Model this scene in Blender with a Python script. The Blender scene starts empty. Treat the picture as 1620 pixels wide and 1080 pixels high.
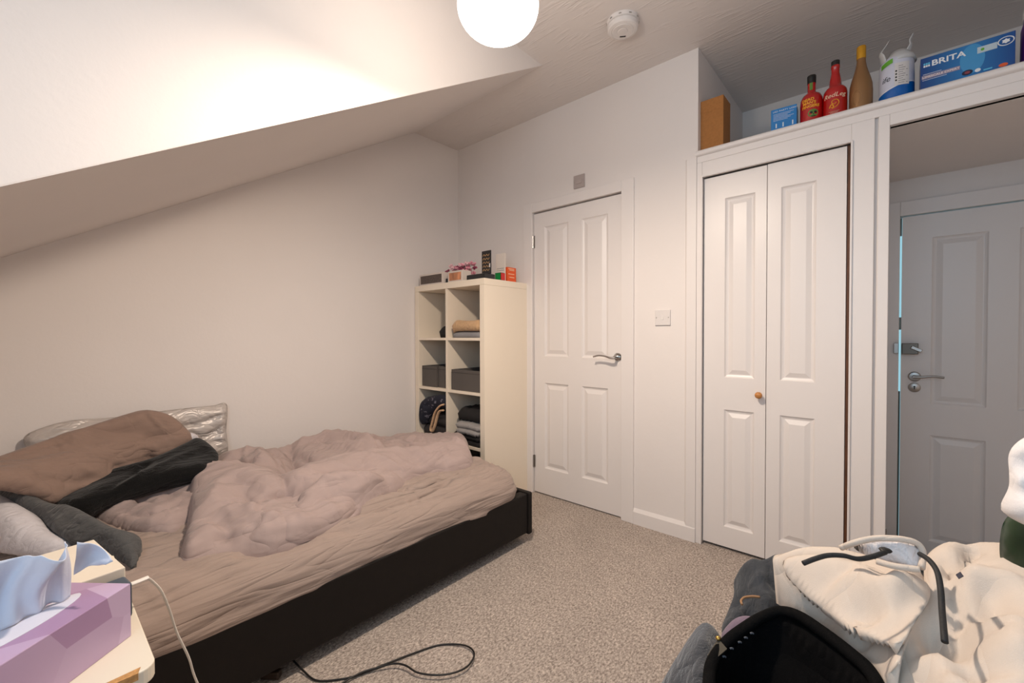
import bpy, bmesh, math, random
import numpy as np
from mathutils import Vector, Matrix

random.seed(7)
rng = np.random.default_rng(7)
SC = bpy.context.scene
COL = SC.collection

# ------------------------------------------------------------------ camera
cam_d = bpy.data.cameras.new('camera')
cam = bpy.data.objects.new('camera', cam_d)
COL.objects.link(cam)
SC.camera = cam
cam_d.sensor_width = 36.0
cam_d.lens = 36.0 * 679.7 / 1620.0
cam_d.clip_start = 0.02
yaw, pit, rol = math.radians(41.509), math.radians(0.948), math.radians(-0.17)
Fv = Vector((-math.sin(yaw) * math.cos(pit), math.cos(yaw) * math.cos(pit), -math.sin(pit)))
Rv = Vector((math.cos(yaw), math.sin(yaw), 0))
Uv = Rv.cross(Fv)
R2 = Rv * math.cos(rol) + Uv * math.sin(rol)
U2 = Uv * math.cos(rol) - Rv * math.sin(rol)
M = Matrix((R2, U2, -Fv)).transposed().to_4x4()
M.translation = Vector((2.6614, -2.3492, 1.11))
cam.matrix_world = M

# ------------------------------------------------------------------ world, window daylight, exposure
SC.view_settings.view_transform = 'Standard'
SC.view_settings.look = 'None'
SC.view_settings.gamma = 1.0
SC.view_settings.use_curve_mapping = False
SC.view_settings.exposure = 0.90
world = bpy.data.worlds.new('world')
SC.world = world
world.use_nodes = True
bgn = world.node_tree.nodes['Background']
bgn.inputs[0].default_value = (0.36, 0.68, 0.80, 1)
bgn.inputs[1].default_value = 0.5

def area(name, loc, rot, sx, sy, power, col):
    l = bpy.data.lights.new(name, 'AREA')
    l.shape = 'RECTANGLE'; l.size = sx; l.size_y = sy
    l.energy = power; l.color = col
    o = bpy.data.objects.new(name, l); COL.objects.link(o)
    o.location = loc; o.rotation_euler = rot
    return o
# daylight of the dormer window behind the camera
area('window_daylight', (2.66, -3.16, 1.62), (math.radians(90), 0, 0), 1.40, 1.25, 8.5, (0.58, 0.78, 1.0))
LAMP = (1.76, -1.39, 2.10)
LAMP_POWER = 80.0

# ------------------------------------------------------------------ materials
def new_mat(name):
    m = bpy.data.materials.new(name); m.use_nodes = True
    nt = m.node_tree
    return m, nt, nt.nodes['Principled BSDF']

def srgb(r, g, b):
    f = lambda c: (c / 255 / 12.92) if c / 255 <= 0.04045 else ((c / 255 + 0.055) / 1.055) ** 2.4
    return (f(r), f(g), f(b), 1)

def mat(name, col, rough=0.6, metal=0.0, noise=None, bump=None, sheen=0.0, spec=None, coat=0.0):
    """noise = (scale, amount[, (sx,sy,sz)]) tints; bump = (scale, strength, distance[, (sx,sy,sz)])"""
    m, nt, b = new_mat(name)
    c = srgb(*col) if max(col) > 1.0 else (col[0], col[1], col[2], 1)
    b.inputs['Base Color'].default_value = c
    b.inputs['Roughness'].default_value = rough
    b.inputs['Metallic'].default_value = metal
    if spec is not None: b.inputs['Specular IOR Level'].default_value = spec
    if sheen: b.inputs['Sheen Weight'].default_value = sheen; b.inputs['Sheen Roughness'].default_value = 0.5
    if coat: b.inputs['Coat Weight'].default_value = coat; b.inputs['Coat Roughness'].default_value = 0.15
    L = nt.links.new
    if noise or bump:
        tc = nt.nodes.new('ShaderNodeTexCoord')
    def src(scale_vec):
        mp = nt.nodes.new('ShaderNodeMapping'); mp.inputs['Scale'].default_value = scale_vec
        L(tc.outputs['Object'], mp.inputs['Vector']); return mp.outputs['Vector']
    if noise:
        n = nt.nodes.new('ShaderNodeTexNoise'); n.inputs['Scale'].default_value = noise[0]; n.inputs['Detail'].default_value = 4
        L(src(noise[2] if len(noise) > 2 else (1, 1, 1)), n.inputs['Vector'])
        mr = nt.nodes.new('ShaderNodeMapRange')
        mr.inputs['From Min'].default_value = 0.3; mr.inputs['From Max'].default_value = 0.7
        mr.inputs['To Min'].default_value = 1 - noise[1]; mr.inputs['To Max'].default_value = 1 + noise[1]
        L(n.outputs['Fac'], mr.inputs['Value'])
        mx = nt.nodes.new('ShaderNodeVectorMath'); mx.operation = 'SCALE'
        mx.inputs[0].default_value = c[:3]
        L(mr.outputs['Result'], mx.inputs['Scale'])
        L(mx.outputs['Vector'], b.inputs['Base Color'])
    if bump:
        n = nt.nodes.new('ShaderNodeTexNoise'); n.inputs['Scale'].default_value = bump[0]; n.inputs['Detail'].default_value = 5
        L(src(bump[3] if len(bump) > 3 else (1, 1, 1)), n.inputs['Vector'])
        bp = nt.nodes.new('ShaderNodeBump'); bp.inputs['Strength'].default_value = bump[1]; bp.inputs['Distance'].default_value = bump[2]
        L(n.outputs['Fac'], bp.inputs['Height']); L(bp.outputs['Normal'], b.inputs['Normal'])
    return m

def weave(name, col, rough=0.85, scale=900, strength=0.25, fold=(22, 0.35, 0.012), tint=0.05, sheen=0.15, spec=0.2, fdir=40, fine=1.0, metal=0.0, an=1.0):
    """cloth: fine weave bump plus soft creases"""
    m, nt, b = new_mat(name)
    c = srgb(*col)
    b.inputs['Roughness'].default_value = rough
    b.inputs['Metallic'].default_value = metal
    b.inputs['Sheen Weight'].default_value = sheen
    b.inputs['Specular IOR Level'].default_value = spec
    L = nt.links.new
    tc = nt.nodes.new('ShaderNodeTexCoord')
    n0 = nt.nodes.new('ShaderNodeTexNoise'); n0.inputs['Scale'].default_value = 7; n0.inputs['Detail'].default_value = 6
    L(tc.outputs['Object'], n0.inputs['Vector'])
    mr = nt.nodes.new('ShaderNodeMapRange'); mr.inputs['From Min'].default_value = 0.3; mr.inputs['From Max'].default_value = 0.7
    mr.inputs['To Min'].default_value = 1 - tint; mr.inputs['To Max'].default_value = 1 + tint
    L(n0.outputs['Fac'], mr.inputs['Value'])
    mx = nt.nodes.new('ShaderNodeVectorMath'); mx.operation = 'SCALE'; mx.inputs[0].default_value = c[:3]
    L(mr.outputs['Result'], mx.inputs['Scale']); L(mx.outputs['Vector'], b.inputs['Base Color'])
    prev = None
    for (fs, fstr, fdist, rot, aniso) in ((fold[0] * .55, fold[1], fold[2] * 2.2, fdir, .30), (fold[0] * 1.3, fold[1] * .8, fold[2] * 1.1, fdir + 35, .35), (fold[0] * 2.6, fold[1] * .6 * fine, fold[2] * .6, fdir - 30, .4)):
        mp = nt.nodes.new('ShaderNodeMapping'); mp.inputs['Rotation'].default_value = (0.15, 0.1, math.radians(rot)); mp.inputs['Scale'].default_value = (1, aniso * an, .8 if an == 1 else 1.6)
        mp.inputs['Location'].default_value = (rot * .37, fs * .11, 0)
        L(tc.outputs['Object'], mp.inputs['Vector'])
        n1 = nt.nodes.new('ShaderNodeTexNoise'); n1.inputs['Scale'].default_value = fs; n1.inputs['Detail'].default_value = 1.5; n1.inputs['Distortion'].default_value = .7
        L(mp.outputs['Vector'], n1.inputs['Vector'])
        ab = nt.nodes.new('ShaderNodeMath'); ab.operation = 'SUBTRACT'; ab.inputs[1].default_value = .5; L(n1.outputs['Fac'], ab.inputs[0])
        a2 = nt.nodes.new('ShaderNodeMath'); a2.operation = 'ABSOLUTE'; L(ab.outputs[0], a2.inputs[0])
        a3 = nt.nodes.new('ShaderNodeMath'); a3.operation = 'POWER'; a3.inputs[1].default_value = .75; L(a2.outputs[0], a3.inputs[0])
        b1 = nt.nodes.new('ShaderNodeBump'); b1.inputs['Strength'].default_value = fstr; b1.inputs['Distance'].default_value = fdist
        L(a3.outputs[0], b1.inputs['Height'])
        if prev: L(prev.outputs['Normal'], b1.inputs['Normal'])
        prev = b1
    n2 = nt.nodes.new('ShaderNodeTexNoise'); n2.inputs['Scale'].default_value = scale; n2.inputs['Detail'].default_value = 2
    L(tc.outputs['Object'], n2.inputs['Vector'])
    b2 = nt.nodes.new('ShaderNodeBump'); b2.inputs['Strength'].default_value = strength; b2.inputs['Distance'].default_value = 0.002
    L(n2.outputs['Fac'], b2.inputs['Height']); L(b1.outputs['Normal'], b2.inputs['Normal'])
    L(b2.outputs['Normal'], b.inputs['Normal'])
    return m

MT = {}
MT['wall'] = mat('wall_paint', (0.80, 0.745, 0.715), 0.75, bump=(60, 0.12, 0.004), noise=(2.0, 0.015))
MT['cheek'] = MT['wall']
MT['gloss'] = mat('white_gloss_paint', (0.80, 0.75, 0.725), 0.38, bump=(30, 0.05, 0.002))
MT['grainpaint'] = mat('white_woodgrain_paint', (0.80, 0.75, 0.725), 0.36, bump=(40, 0.12, 0.002, (14, 14, 0.7)))
MT['mirrorless'] = MT['gloss']

# artex ceiling: swirled brush strokes
def artex():
    m, nt, b = new_mat('artex_ceiling')
    b.inputs['Base Color'].default_value = (0.74, 0.685, 0.655, 1); b.inputs['Roughness'].default_value = 0.55
    L = nt.links.new
    tc = nt.nodes.new('ShaderNodeTexCoord')
    prev = None
    for ang, seed, sc_, st in ((35, 0.0, .8, .40), (75, 5.3, .9, .3), (5, 9.7, .75, .3)):
        n = nt.nodes.new('ShaderNodeTexNoise'); n.inputs['Scale'].default_value = 4.0; n.inputs['Detail'].default_value = 1
        off = nt.nodes.new('ShaderNodeVectorMath'); off.operation = 'ADD'; off.inputs[1].default_value = (seed, seed * 2, 0)
        L(tc.outputs['Object'], off.inputs[0]); L(off.outputs[0], n.inputs['Vector'])
        wv = nt.nodes.new('ShaderNodeVectorMath'); wv.operation = 'MULTIPLY_ADD'; wv.inputs[1].default_value = (.07, .07, 0)
        L(n.outputs['Color'], wv.inputs[0]); L(off.outputs[0], wv.inputs[2])
        mp = nt.nodes.new('ShaderNodeMapping'); mp.inputs['Rotation'].default_value = (0, 0, math.radians(ang)); mp.inputs['Scale'].default_value = (7 * sc_, 75 * sc_, 1)
        L(wv.outputs[0], mp.inputs['Vector'])
        w = nt.nodes.new('ShaderNodeTexNoise'); w.inputs['Scale'].default_value = 1.0; w.inputs['Detail'].default_value = 2
        L(mp.outputs['Vector'], w.inputs['Vector'])
        msk = nt.nodes.new('ShaderNodeTexNoise'); msk.inputs['Scale'].default_value = 5.5; msk.inputs['Detail'].default_value = 1
        o2 = nt.nodes.new('ShaderNodeVectorMath'); o2.operation = 'ADD'; o2.inputs[1].default_value = (seed + 3, 1 - seed, 0)
        L(tc.outputs['Object'], o2.inputs[0]); L(o2.outputs[0], msk.inputs['Vector'])
        m1 = nt.nodes.new('ShaderNodeMapRange'); m1.inputs['From Min'].default_value = .50; m1.inputs['From Max'].default_value = .62
        L(msk.outputs['Fac'], m1.inputs['Value'])
        cr = nt.nodes.new('ShaderNodeMapRange'); cr.inputs['From Min'].default_value = 0.52; cr.inputs['From Max'].default_value = 0.75
        L(w.outputs['Fac'], cr.inputs['Value'])
        mu = nt.nodes.new('ShaderNodeMath'); mu.operation = 'MULTIPLY'; L(cr.outputs[0], mu.inputs[0]); L(m1.outputs[0], mu.inputs[1])
        bp = nt.nodes.new('ShaderNodeBump'); bp.inputs['Strength'].default_value = st; bp.inputs['Distance'].default_value = 0.006
        L(mu.outputs[0], bp.inputs['Height'])
        if prev: L(prev.outputs['Normal'], bp.inputs['Normal'])
        prev = bp
    L(prev.outputs['Normal'], b.inputs['Normal'])
    return m
MT['artex'] = artex()

def carpet():
    m, nt, b = new_mat('loop_carpet')
    b.inputs['Roughness'].default_value = 0.95; b.inputs['Specular IOR Level'].default_value = 0.1
    L = nt.links.new
    tc = nt.nodes.new('ShaderNodeTexCoord')
    mp = nt.nodes.new('ShaderNodeMapping'); mp.inputs['Rotation'].default_value = (0, 0, math.radians(12)); mp.inputs['Scale'].default_value = (1.0, 0.55, 1)
    L(tc.outputs['Object'], mp.inputs['Vector'])
    n1 = nt.nodes.new('ShaderNodeTexNoise'); n1.inputs['Scale'].default_value = 150; n1.inputs['Detail'].default_value = 6; n1.inputs['Roughness'].default_value = 0.95; n1.inputs['Lacunarity'].default_value = 2.3
    n2 = nt.nodes.new('ShaderNodeTexNoise'); n2.inputs['Scale'].default_value = 5; n2.inputs['Detail'].default_value = 3
    L(mp.outputs['Vector'], n1.inputs['Vector']); L(tc.outputs['Object'], n2.inputs['Vector'])
    r = nt.nodes.new('ShaderNodeValToRGB')
    e = r.color_ramp.elements
    e[0].position = 0.38; e[0].color = srgb(92, 81, 74)
    e[1].position = 0.62; e[1].color = srgb(226, 212, 200)
    x = e.new(0.5); x.color = srgb(168, 156, 147)
    L(n1.outputs['Fac'], r.inputs['Fac'])
    mr = nt.nodes.new('ShaderNodeMapRange'); mr.inputs['From Min'].default_value = 0.3; mr.inputs['From Max'].default_value = 0.7
    mr.inputs['To Min'].default_value = 0.93; mr.inputs['To Max'].default_value = 1.06
    L(n2.outputs['Fac'], mr.inputs['Value'])
    mx = nt.nodes.new('ShaderNodeVectorMath'); mx.operation = 'SCALE'
    L(r.outputs['Color'], mx.inputs[0]); L(mr.outputs['Result'], mx.inputs['Scale']); L(mx.outputs['Vector'], b.inputs['Base Color'])
    bp = nt.nodes.new('ShaderNodeBump'); bp.inputs['Strength'].default_value = 0.25; bp.inputs['Distance'].default_value = 0.003
    L(n1.outputs['Fac'], bp.inputs['Height']); L(bp.outputs['Normal'], b.inputs['Normal'])
    return m
MT['carpet'] = carpet()
MT['chrome'] = mat('chrome', (0.62, 0.61, 0.60), 0.16, 1.0)
MT['steel'] = mat('brushed_steel', (0.42, 0.40, 0.38), 0.35, 1.0)
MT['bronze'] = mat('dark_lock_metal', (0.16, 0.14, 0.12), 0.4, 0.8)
MT['black'] = mat('black_plastic', (14, 14, 15), 0.45)
MT['knobwood'] = mat('pine_knob', (190, 128, 70), 0.4, noise=(40, 0.2, (1, 1, 6)))
MT['darkwood'] = mat('brown_wood_edge', (96, 58, 34), 0.6, noise=(30, 0.25, (4, 4, 0.5)))
MT['plastic'] = mat('white_plastic', (0.74, 0.70, 0.68), 0.4)
MT['leather'] = mat('dark_brown_faux_leather', (17, 12, 10), 0.6, spec=0.3, bump=(240, 0.3, 0.002), noise=(30, 0.12))
MT['laminate'] = mat('white_laminate', (0.86, 0.755, 0.62), 0.45)
MT['sheet'] = weave('taupe_fitted_sheet', (163, 145, 135), fdir=8, an=.5, fold=(13, 0.8, 0.016), fine=.5, tint=0.04)
MT['duvet'] = weave('mauve_grey_duvet_cotton', (172, 153, 148), fdir=50, fold=(9, 0.75, 0.020), fine=.35, tint=0.04)
MT['brownpillow'] = weave('brown_pillowcase', (142, 119, 107), fdir=70, fold=(11, 0.8, 0.017), fine=.5, tint=0.05)
MT['greypillow'] = weave('slate_grey_pillowcase', (84, 84, 84), fdir=10, fold=(22, 0.8, 0.014))
MT['whitecotton'] = weave('white_cotton', (214, 210, 214), fold=(30, 0.4, 0.010), tint=0.02)
MT['blackthrow'] = weave('black_fleece', (11, 11, 11), scale=300, strength=0.9, fold=(40, 0.5, 0.008), sheen=0.15)
MT['cream'] = weave('cream_jersey', (204, 190, 177), fdir=30, fold=(7, 0.5, 0.02), fine=.15, tint=0.02)
MT['creamin'] = weave('white_waistband', (222, 216, 216), fold=(60, 0.5, 0.008), tint=0.02)
MT['greyfleece'] = weave('grey_fleece', (70, 71, 75), scale=420, strength=0.8, fold=(40, 0.5, 0.012), tint=0.12, sheen=0.4)
MT['denim'] = weave('washed_grey_denim', (60, 62, 66), scale=700, strength=0.5, fold=(24, 0.7, 0.010), tint=0.14)
MT['bag'] = weave('black_bag_canvas', (5, 5, 6), scale=600, strength=0.4, fold=(20, 0.3, 0.008), sheen=0.0, spec=0.1)
MT['baglining'] = weave('navy_black_lining', (3, 3, 4), scale=600, strength=0.3, fold=(12, 0.5, 0.012), sheen=0.0, spec=0.08)
MT['greenvelvet'] = mat('highlighted_green_velvet', (18, 46, 22), 0.34, noise=(9, 0.8))  # strong noise tint paints lighter highlights into the green
MT['satin'] = weave('silver_satin', (196, 188, 183), rough=0.36, scale=900, strength=0.05, fdir=15, fold=(13, 0.9, 0.022), tint=.04, sheen=0, spec=.6, metal=.12)
MT['lilac'] = None
MT['tissue'] = mat('white_tissue', (206, 212, 228), 0.9, bump=(60, 0.3, 0.004))
MT['cardboard'] = mat('brown_cardboard', (168, 112, 58), 0.8, noise=(90, 0.08))
MT['nightstand'] = mat('cream_white_table_top', (226, 216, 198), 0.45)
MT['chip'] = mat('bare_chipboard', (186, 138, 84), 0.8, noise=(200, 0.25))
MT['slateedge'] = mat('blue_grey_edge', (120, 126, 136), 0.5)
MT['cable_w'] = mat('white_cable', (226, 220, 212), 0.45)
MT['cable_b'] = mat('black_cable', (18, 17, 17), 0.45)
MT['boxfabric'] = weave('charcoal_box_fabric', (88, 82, 78), scale=500, strength=0.5, fold=(60, 0.1, 0.003))

def plain(name, col, rough=0.5, **k):
    if name not in MT: MT[name] = mat(name, col, rough, **k)
    return MT[name]

# ------------------------------------------------------------------ mesh helpers
class MB:
    def __init__(s): s.v = []; s.f = []; s.uvf = None
    def add(s, v, f):
        n = len(s.v); s.v += [tuple(p) for p in v]; s.f += [tuple(i + n for i in q) for q in f]; return s
    def box(s, x0, x1, y0, y1, z0, z1):
        v = [(x0, y0, z0), (x1, y0, z0), (x1, y1, z0), (x0, y1, z0), (x0, y0, z1), (x1, y0, z1), (x1, y1, z1), (x0, y1, z1)]
        return s.add(v, [(0, 3, 2, 1), (4, 5, 6, 7), (0, 1, 5, 4), (1, 2, 6, 5), (2, 3, 7, 6), (3, 0, 4, 7)])
    def prism(s, poly, axis, a, b):
        """poly: 2D points of a plane, extruded along axis from a to b"""
        def P(p, t):
            if axis == 'x': return (t, p[0], p[1])
            if axis == 'y': return (p[0], t, p[1])
            return (p[0], p[1], t)
        n = len(poly)
        v = [P(p, a) for p in poly] + [P(p, b) for p in poly]
        f = [tuple(range(n)), tuple(range(2 * n - 1, n - 1, -1))] + [(i, i + n, (i + 1) % n + n, (i + 1) % n) for i in range(n)]
        return s.add(v, f)
    def tube(s, pts, r, seg=10, closed=False, sub=6, squash=None):
        P = smooth(pts, sub, closed)
        n = len(P)
        rr = r if hasattr(r, '__len__') else [r]
        up = np.array([0, 0, 1.0]); prev = None
        v = []
        for i in range(n):
            if closed: t = P[(i + 1) % n] - P[i - 1]
            else: t = P[min(i + 1, n - 1)] - P[max(i - 1, 0)]
            t = t / (np.linalg.norm(t) + 1e-12)
            if prev is None:
                a = np.cross(t, up)
                if np.linalg.norm(a) < 1e-3: a = np.cross(t, np.array([1.0, 0, 0]))
            else:
                a = prev - t * (prev @ t)
            a /= np.linalg.norm(a); prev = a
            b = np.cross(t, a)
            u = i / max(n - 1, 1) * (len(rr) - 1); k = min(int(u), len(rr) - 2) if len(rr) > 1 else 0
            ra = rr[k] + (rr[k + 1] - rr[k]) * (u - k) if len(rr) > 1 else rr[0]
            for j in range(seg):
                th = 2 * math.pi * j / seg
                q = squash if squash else 1.0
                v.append(P[i] + ra * (a * math.cos(th) + q * b * math.sin(th)))
        f = []
        m = n if closed else n - 1
        for i in range(m):
            for j in range(seg):
                i2 = (i + 1) % n; j2 = (j + 1) % seg
                f.append((i * seg + j, i * seg + j2, i2 * seg + j2, i2 * seg + j))
        if not closed:
            f.append(tuple(range(seg - 1, -1, -1))); f.append(tuple((n - 1) * seg + j for j in range(seg)))
        return s.add(v, f)
    def lathe(s, prof, c=(0, 0, 0), seg=32, axis='z', cap=True):
        """prof: (radius, height) pairs"""
        v = []
        for r, h in prof:
            for j in range(seg):
                t = 2 * math.pi * j / seg
                x, y = r * math.cos(t), r * math.sin(t)
                p = (x, y, h) if axis == 'z' else ((x, h, y) if axis == 'y' else (h, x, y))
                v.append((p[0] + c[0], p[1] + c[1], p[2] + c[2]))
        f = []
        for i in range(len(prof) - 1):
            for j in range(seg):
                j2 = (j + 1) % seg
                q = (i * seg + j, i * seg + j2, (i + 1) * seg + j2, (i + 1) * seg + j)
                f.append(q if axis == 'z' else q[::-1])
        if cap:
            f.append(tuple(range(seg - 1, -1, -1))); f.append(tuple((len(prof) - 1) * seg + j for j in range(seg)))
        return s.add(v, f)
    def xf(s, m):
        s.v = [tuple(m @ Vector(p)) for p in s.v]; return s

def smooth(pts, sub=6, closed=False):
    P = np.array(pts, float)
    if sub <= 1 or len(P) < 3: return P
    n = len(P); out = []
    rngi = range(n) if closed else range(n - 1)
    for i in rngi:
        p0 = P[(i - 1) % n] if closed or i > 0 else 2 * P[0] - P[1]
        p1 = P[i]; p2 = P[(i + 1) % n]
        p3 = P[(i + 2) % n] if closed or i + 2 < n else 2 * P[n - 1] - P[n - 2]
        for k in range(sub):
            t = k / sub
            out.append(0.5 * ((2 * p1) + (p2 - p0) * t + (2 * p0 - 5 * p1 + 4 * p2 - p3) * t * t + (3 * p1 - p0 - 3 * p2 + p3) * t ** 3))
    if not closed: out.append(P[-1])
    return np.array(out)

def link_mesh(name, mb, material, parent=None, shade=False, bevel=0.0, bseg=2, auto=None):
    """one mesh object; vertices are world coordinates, the origin is moved to the base centre"""
    me = bpy.data.meshes.new(name)
    V = np.array(mb.v, float)
    if parent is None:
        org = np.array([(V[:, 0].min() + V[:, 0].max()) / 2, (V[:, 1].min() + V[:, 1].max()) / 2, V[:, 2].min()])
    else:
        org = np.array(ORG[parent.name])
    me.from_pydata((V - org).tolist(), [], mb.f)
    bm = bmesh.new(); bm.from_mesh(me)
    bmesh.ops.recalc_face_normals(bm, faces=bm.faces)
    if bevel:
        bmesh.ops.bevel(bm, geom=[e for e in bm.edges if len(e.link_faces) == 2 and e.calc_face_angle(0) > 0.5], offset=bevel, segments=bseg, affect='EDGES', profile=0.5, clamp_overlap=True)
    if shade:
        ang = auto if auto is not None else 3.2
        for f in bm.faces: f.smooth = True
        for e in bm.edges:
            if len(e.link_faces) == 2 and e.calc_face_angle(0) > ang: e.smooth = False
    bm.to_mesh(me); bm.free()
    me.materials.append(material)
    o = bpy.data.objects.new(name, me); COL.objects.link(o)
    if parent is None:
        o.location = org.tolist()
    else:
        o.parent = parent
    ORG[o.name] = tuple(org)
    return o
ORG = {}

def thing(name, label, cat, loc, group=None):
    o = bpy.data.objects.new(name, None); COL.objects.link(o)
    o.location = loc; o.empty_display_size = 0.1
    ORG[o.name] = tuple(loc)
    return tag(o, label, cat, group)
def tag(o, label, cat, group=None, kind=None):
    o['label'] = label; o['category'] = cat
    if group: o['group'] = group
    if kind: o['kind'] = kind
    return o
def struct(o, label=None):
    o['kind'] = 'structure'
    if label: o['label'] = label
    return o
def box_obj(name, b, material, parent=None, bevel=0.002, bseg=2):
    return link_mesh(name, MB().box(*b), material, parent, bevel=bevel, bseg=bseg)

# ---- numpy noise
def _h(ix, iy, seed):
    n = (ix.astype(np.int64) * 374761393 + iy.astype(np.int64) * 668265263 + seed * 974634777) & 0x7fffffff
    n = ((n ^ (n >> 13)) * 1274126177) & 0x7fffffff
    return ((n ^ (n >> 16)) & 0xffff) / 65535.0
def vnoise(x, y, seed=0):
    ix, iy = np.floor(x), np.floor(y); fx, fy = x - ix, y - iy
    fx = fx * fx * fx * (fx * (fx * 6 - 15) + 10); fy = fy * fy * fy * (fy * (fy * 6 - 15) + 10)
    a = _h(ix, iy, seed); b = _h(ix + 1, iy, seed); c = _h(ix, iy + 1, seed); d = _h(ix + 1, iy + 1, seed)
    return a + (b - a) * fx + (c - a) * fy + (a - b - c + d) * fx * fy
def wrinkle(x, y, spec):
    """spec = (amplitude, freq along, freq across, angle deg, seed, sharp)"""
    amp, fa, fc, ang, seed, sharp = spec
    t = math.radians(ang)
    u = x * math.cos(t) + y * math.sin(t); w = -x * math.sin(t) + y * math.cos(t)
    w = w + 0.6 / fc * (vnoise(u * fa * 1.7 + 31, w * fc * 0.35 + 7, seed + 5) - 0.5) * 3
    n = vnoise(u * fa, w * fc, seed)
    n2 = vnoise(u * fa * 0.6 + 9.1, w * fc * 0.5 + 3.3, seed + 11)
    if sharp:
        r = 1 - np.abs(2 * n - 1); r = r ** sharp
        return amp * (r - 0.35) * np.clip(n2 * 1.8 - 0.3, 0, 1)
    return amp * (n - 0.5) * 2

def seg_dist(V, P, closed):
    """distance, index of nearest polyline piece, along-parameter 0..1 and signed side"""
    n = len(P); m = n if closed else n - 1
    best = np.full(len(V), 1e9); bt = np.zeros(len(V)); near = np.zeros((len(V), 2)); side = np.zeros(len(V))
    ln = np.array([np.linalg.norm(P[(i + 1) % n] - P[i]) for i in range(m)]); cum = np.concatenate([[0], np.cumsum(ln)]); tot = max(cum[-1], 1e-9)
    for i in range(m):
        a = P[i]; b = P[(i + 1) % n]; ab = b - a; L2 = ab @ ab + 1e-12
        t = np.clip(((V - a) @ ab) / L2, 0, 1)
        q = a + t[:, None] * ab
        dv = V - q
        d = np.hypot(dv[:, 0], dv[:, 1])
        k = d < best
        best[k] = d[k]; near[k] = q[k]; bt[k] = (cum[i] + t[k] * ln[i]) / tot
        side[k] = np.sign(ab[0] * dv[k, 1] - ab[1] * dv[k, 0])
    return best, near, bt, side
def inside(V, P):
    c = np.zeros(len(V), bool); n = len(P)
    for i in range(n):
        a = P[i]; b = P[i - 1]
        cond = ((a[1] > V[:, 1]) != (b[1] > V[:, 1]))
        xi = (b[0] - a[0]) * (V[:, 1] - a[1]) / (b[1] - a[1] + 1e-15) + a[0]
        c ^= cond & (V[:, 0] < xi)
    return c

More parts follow.
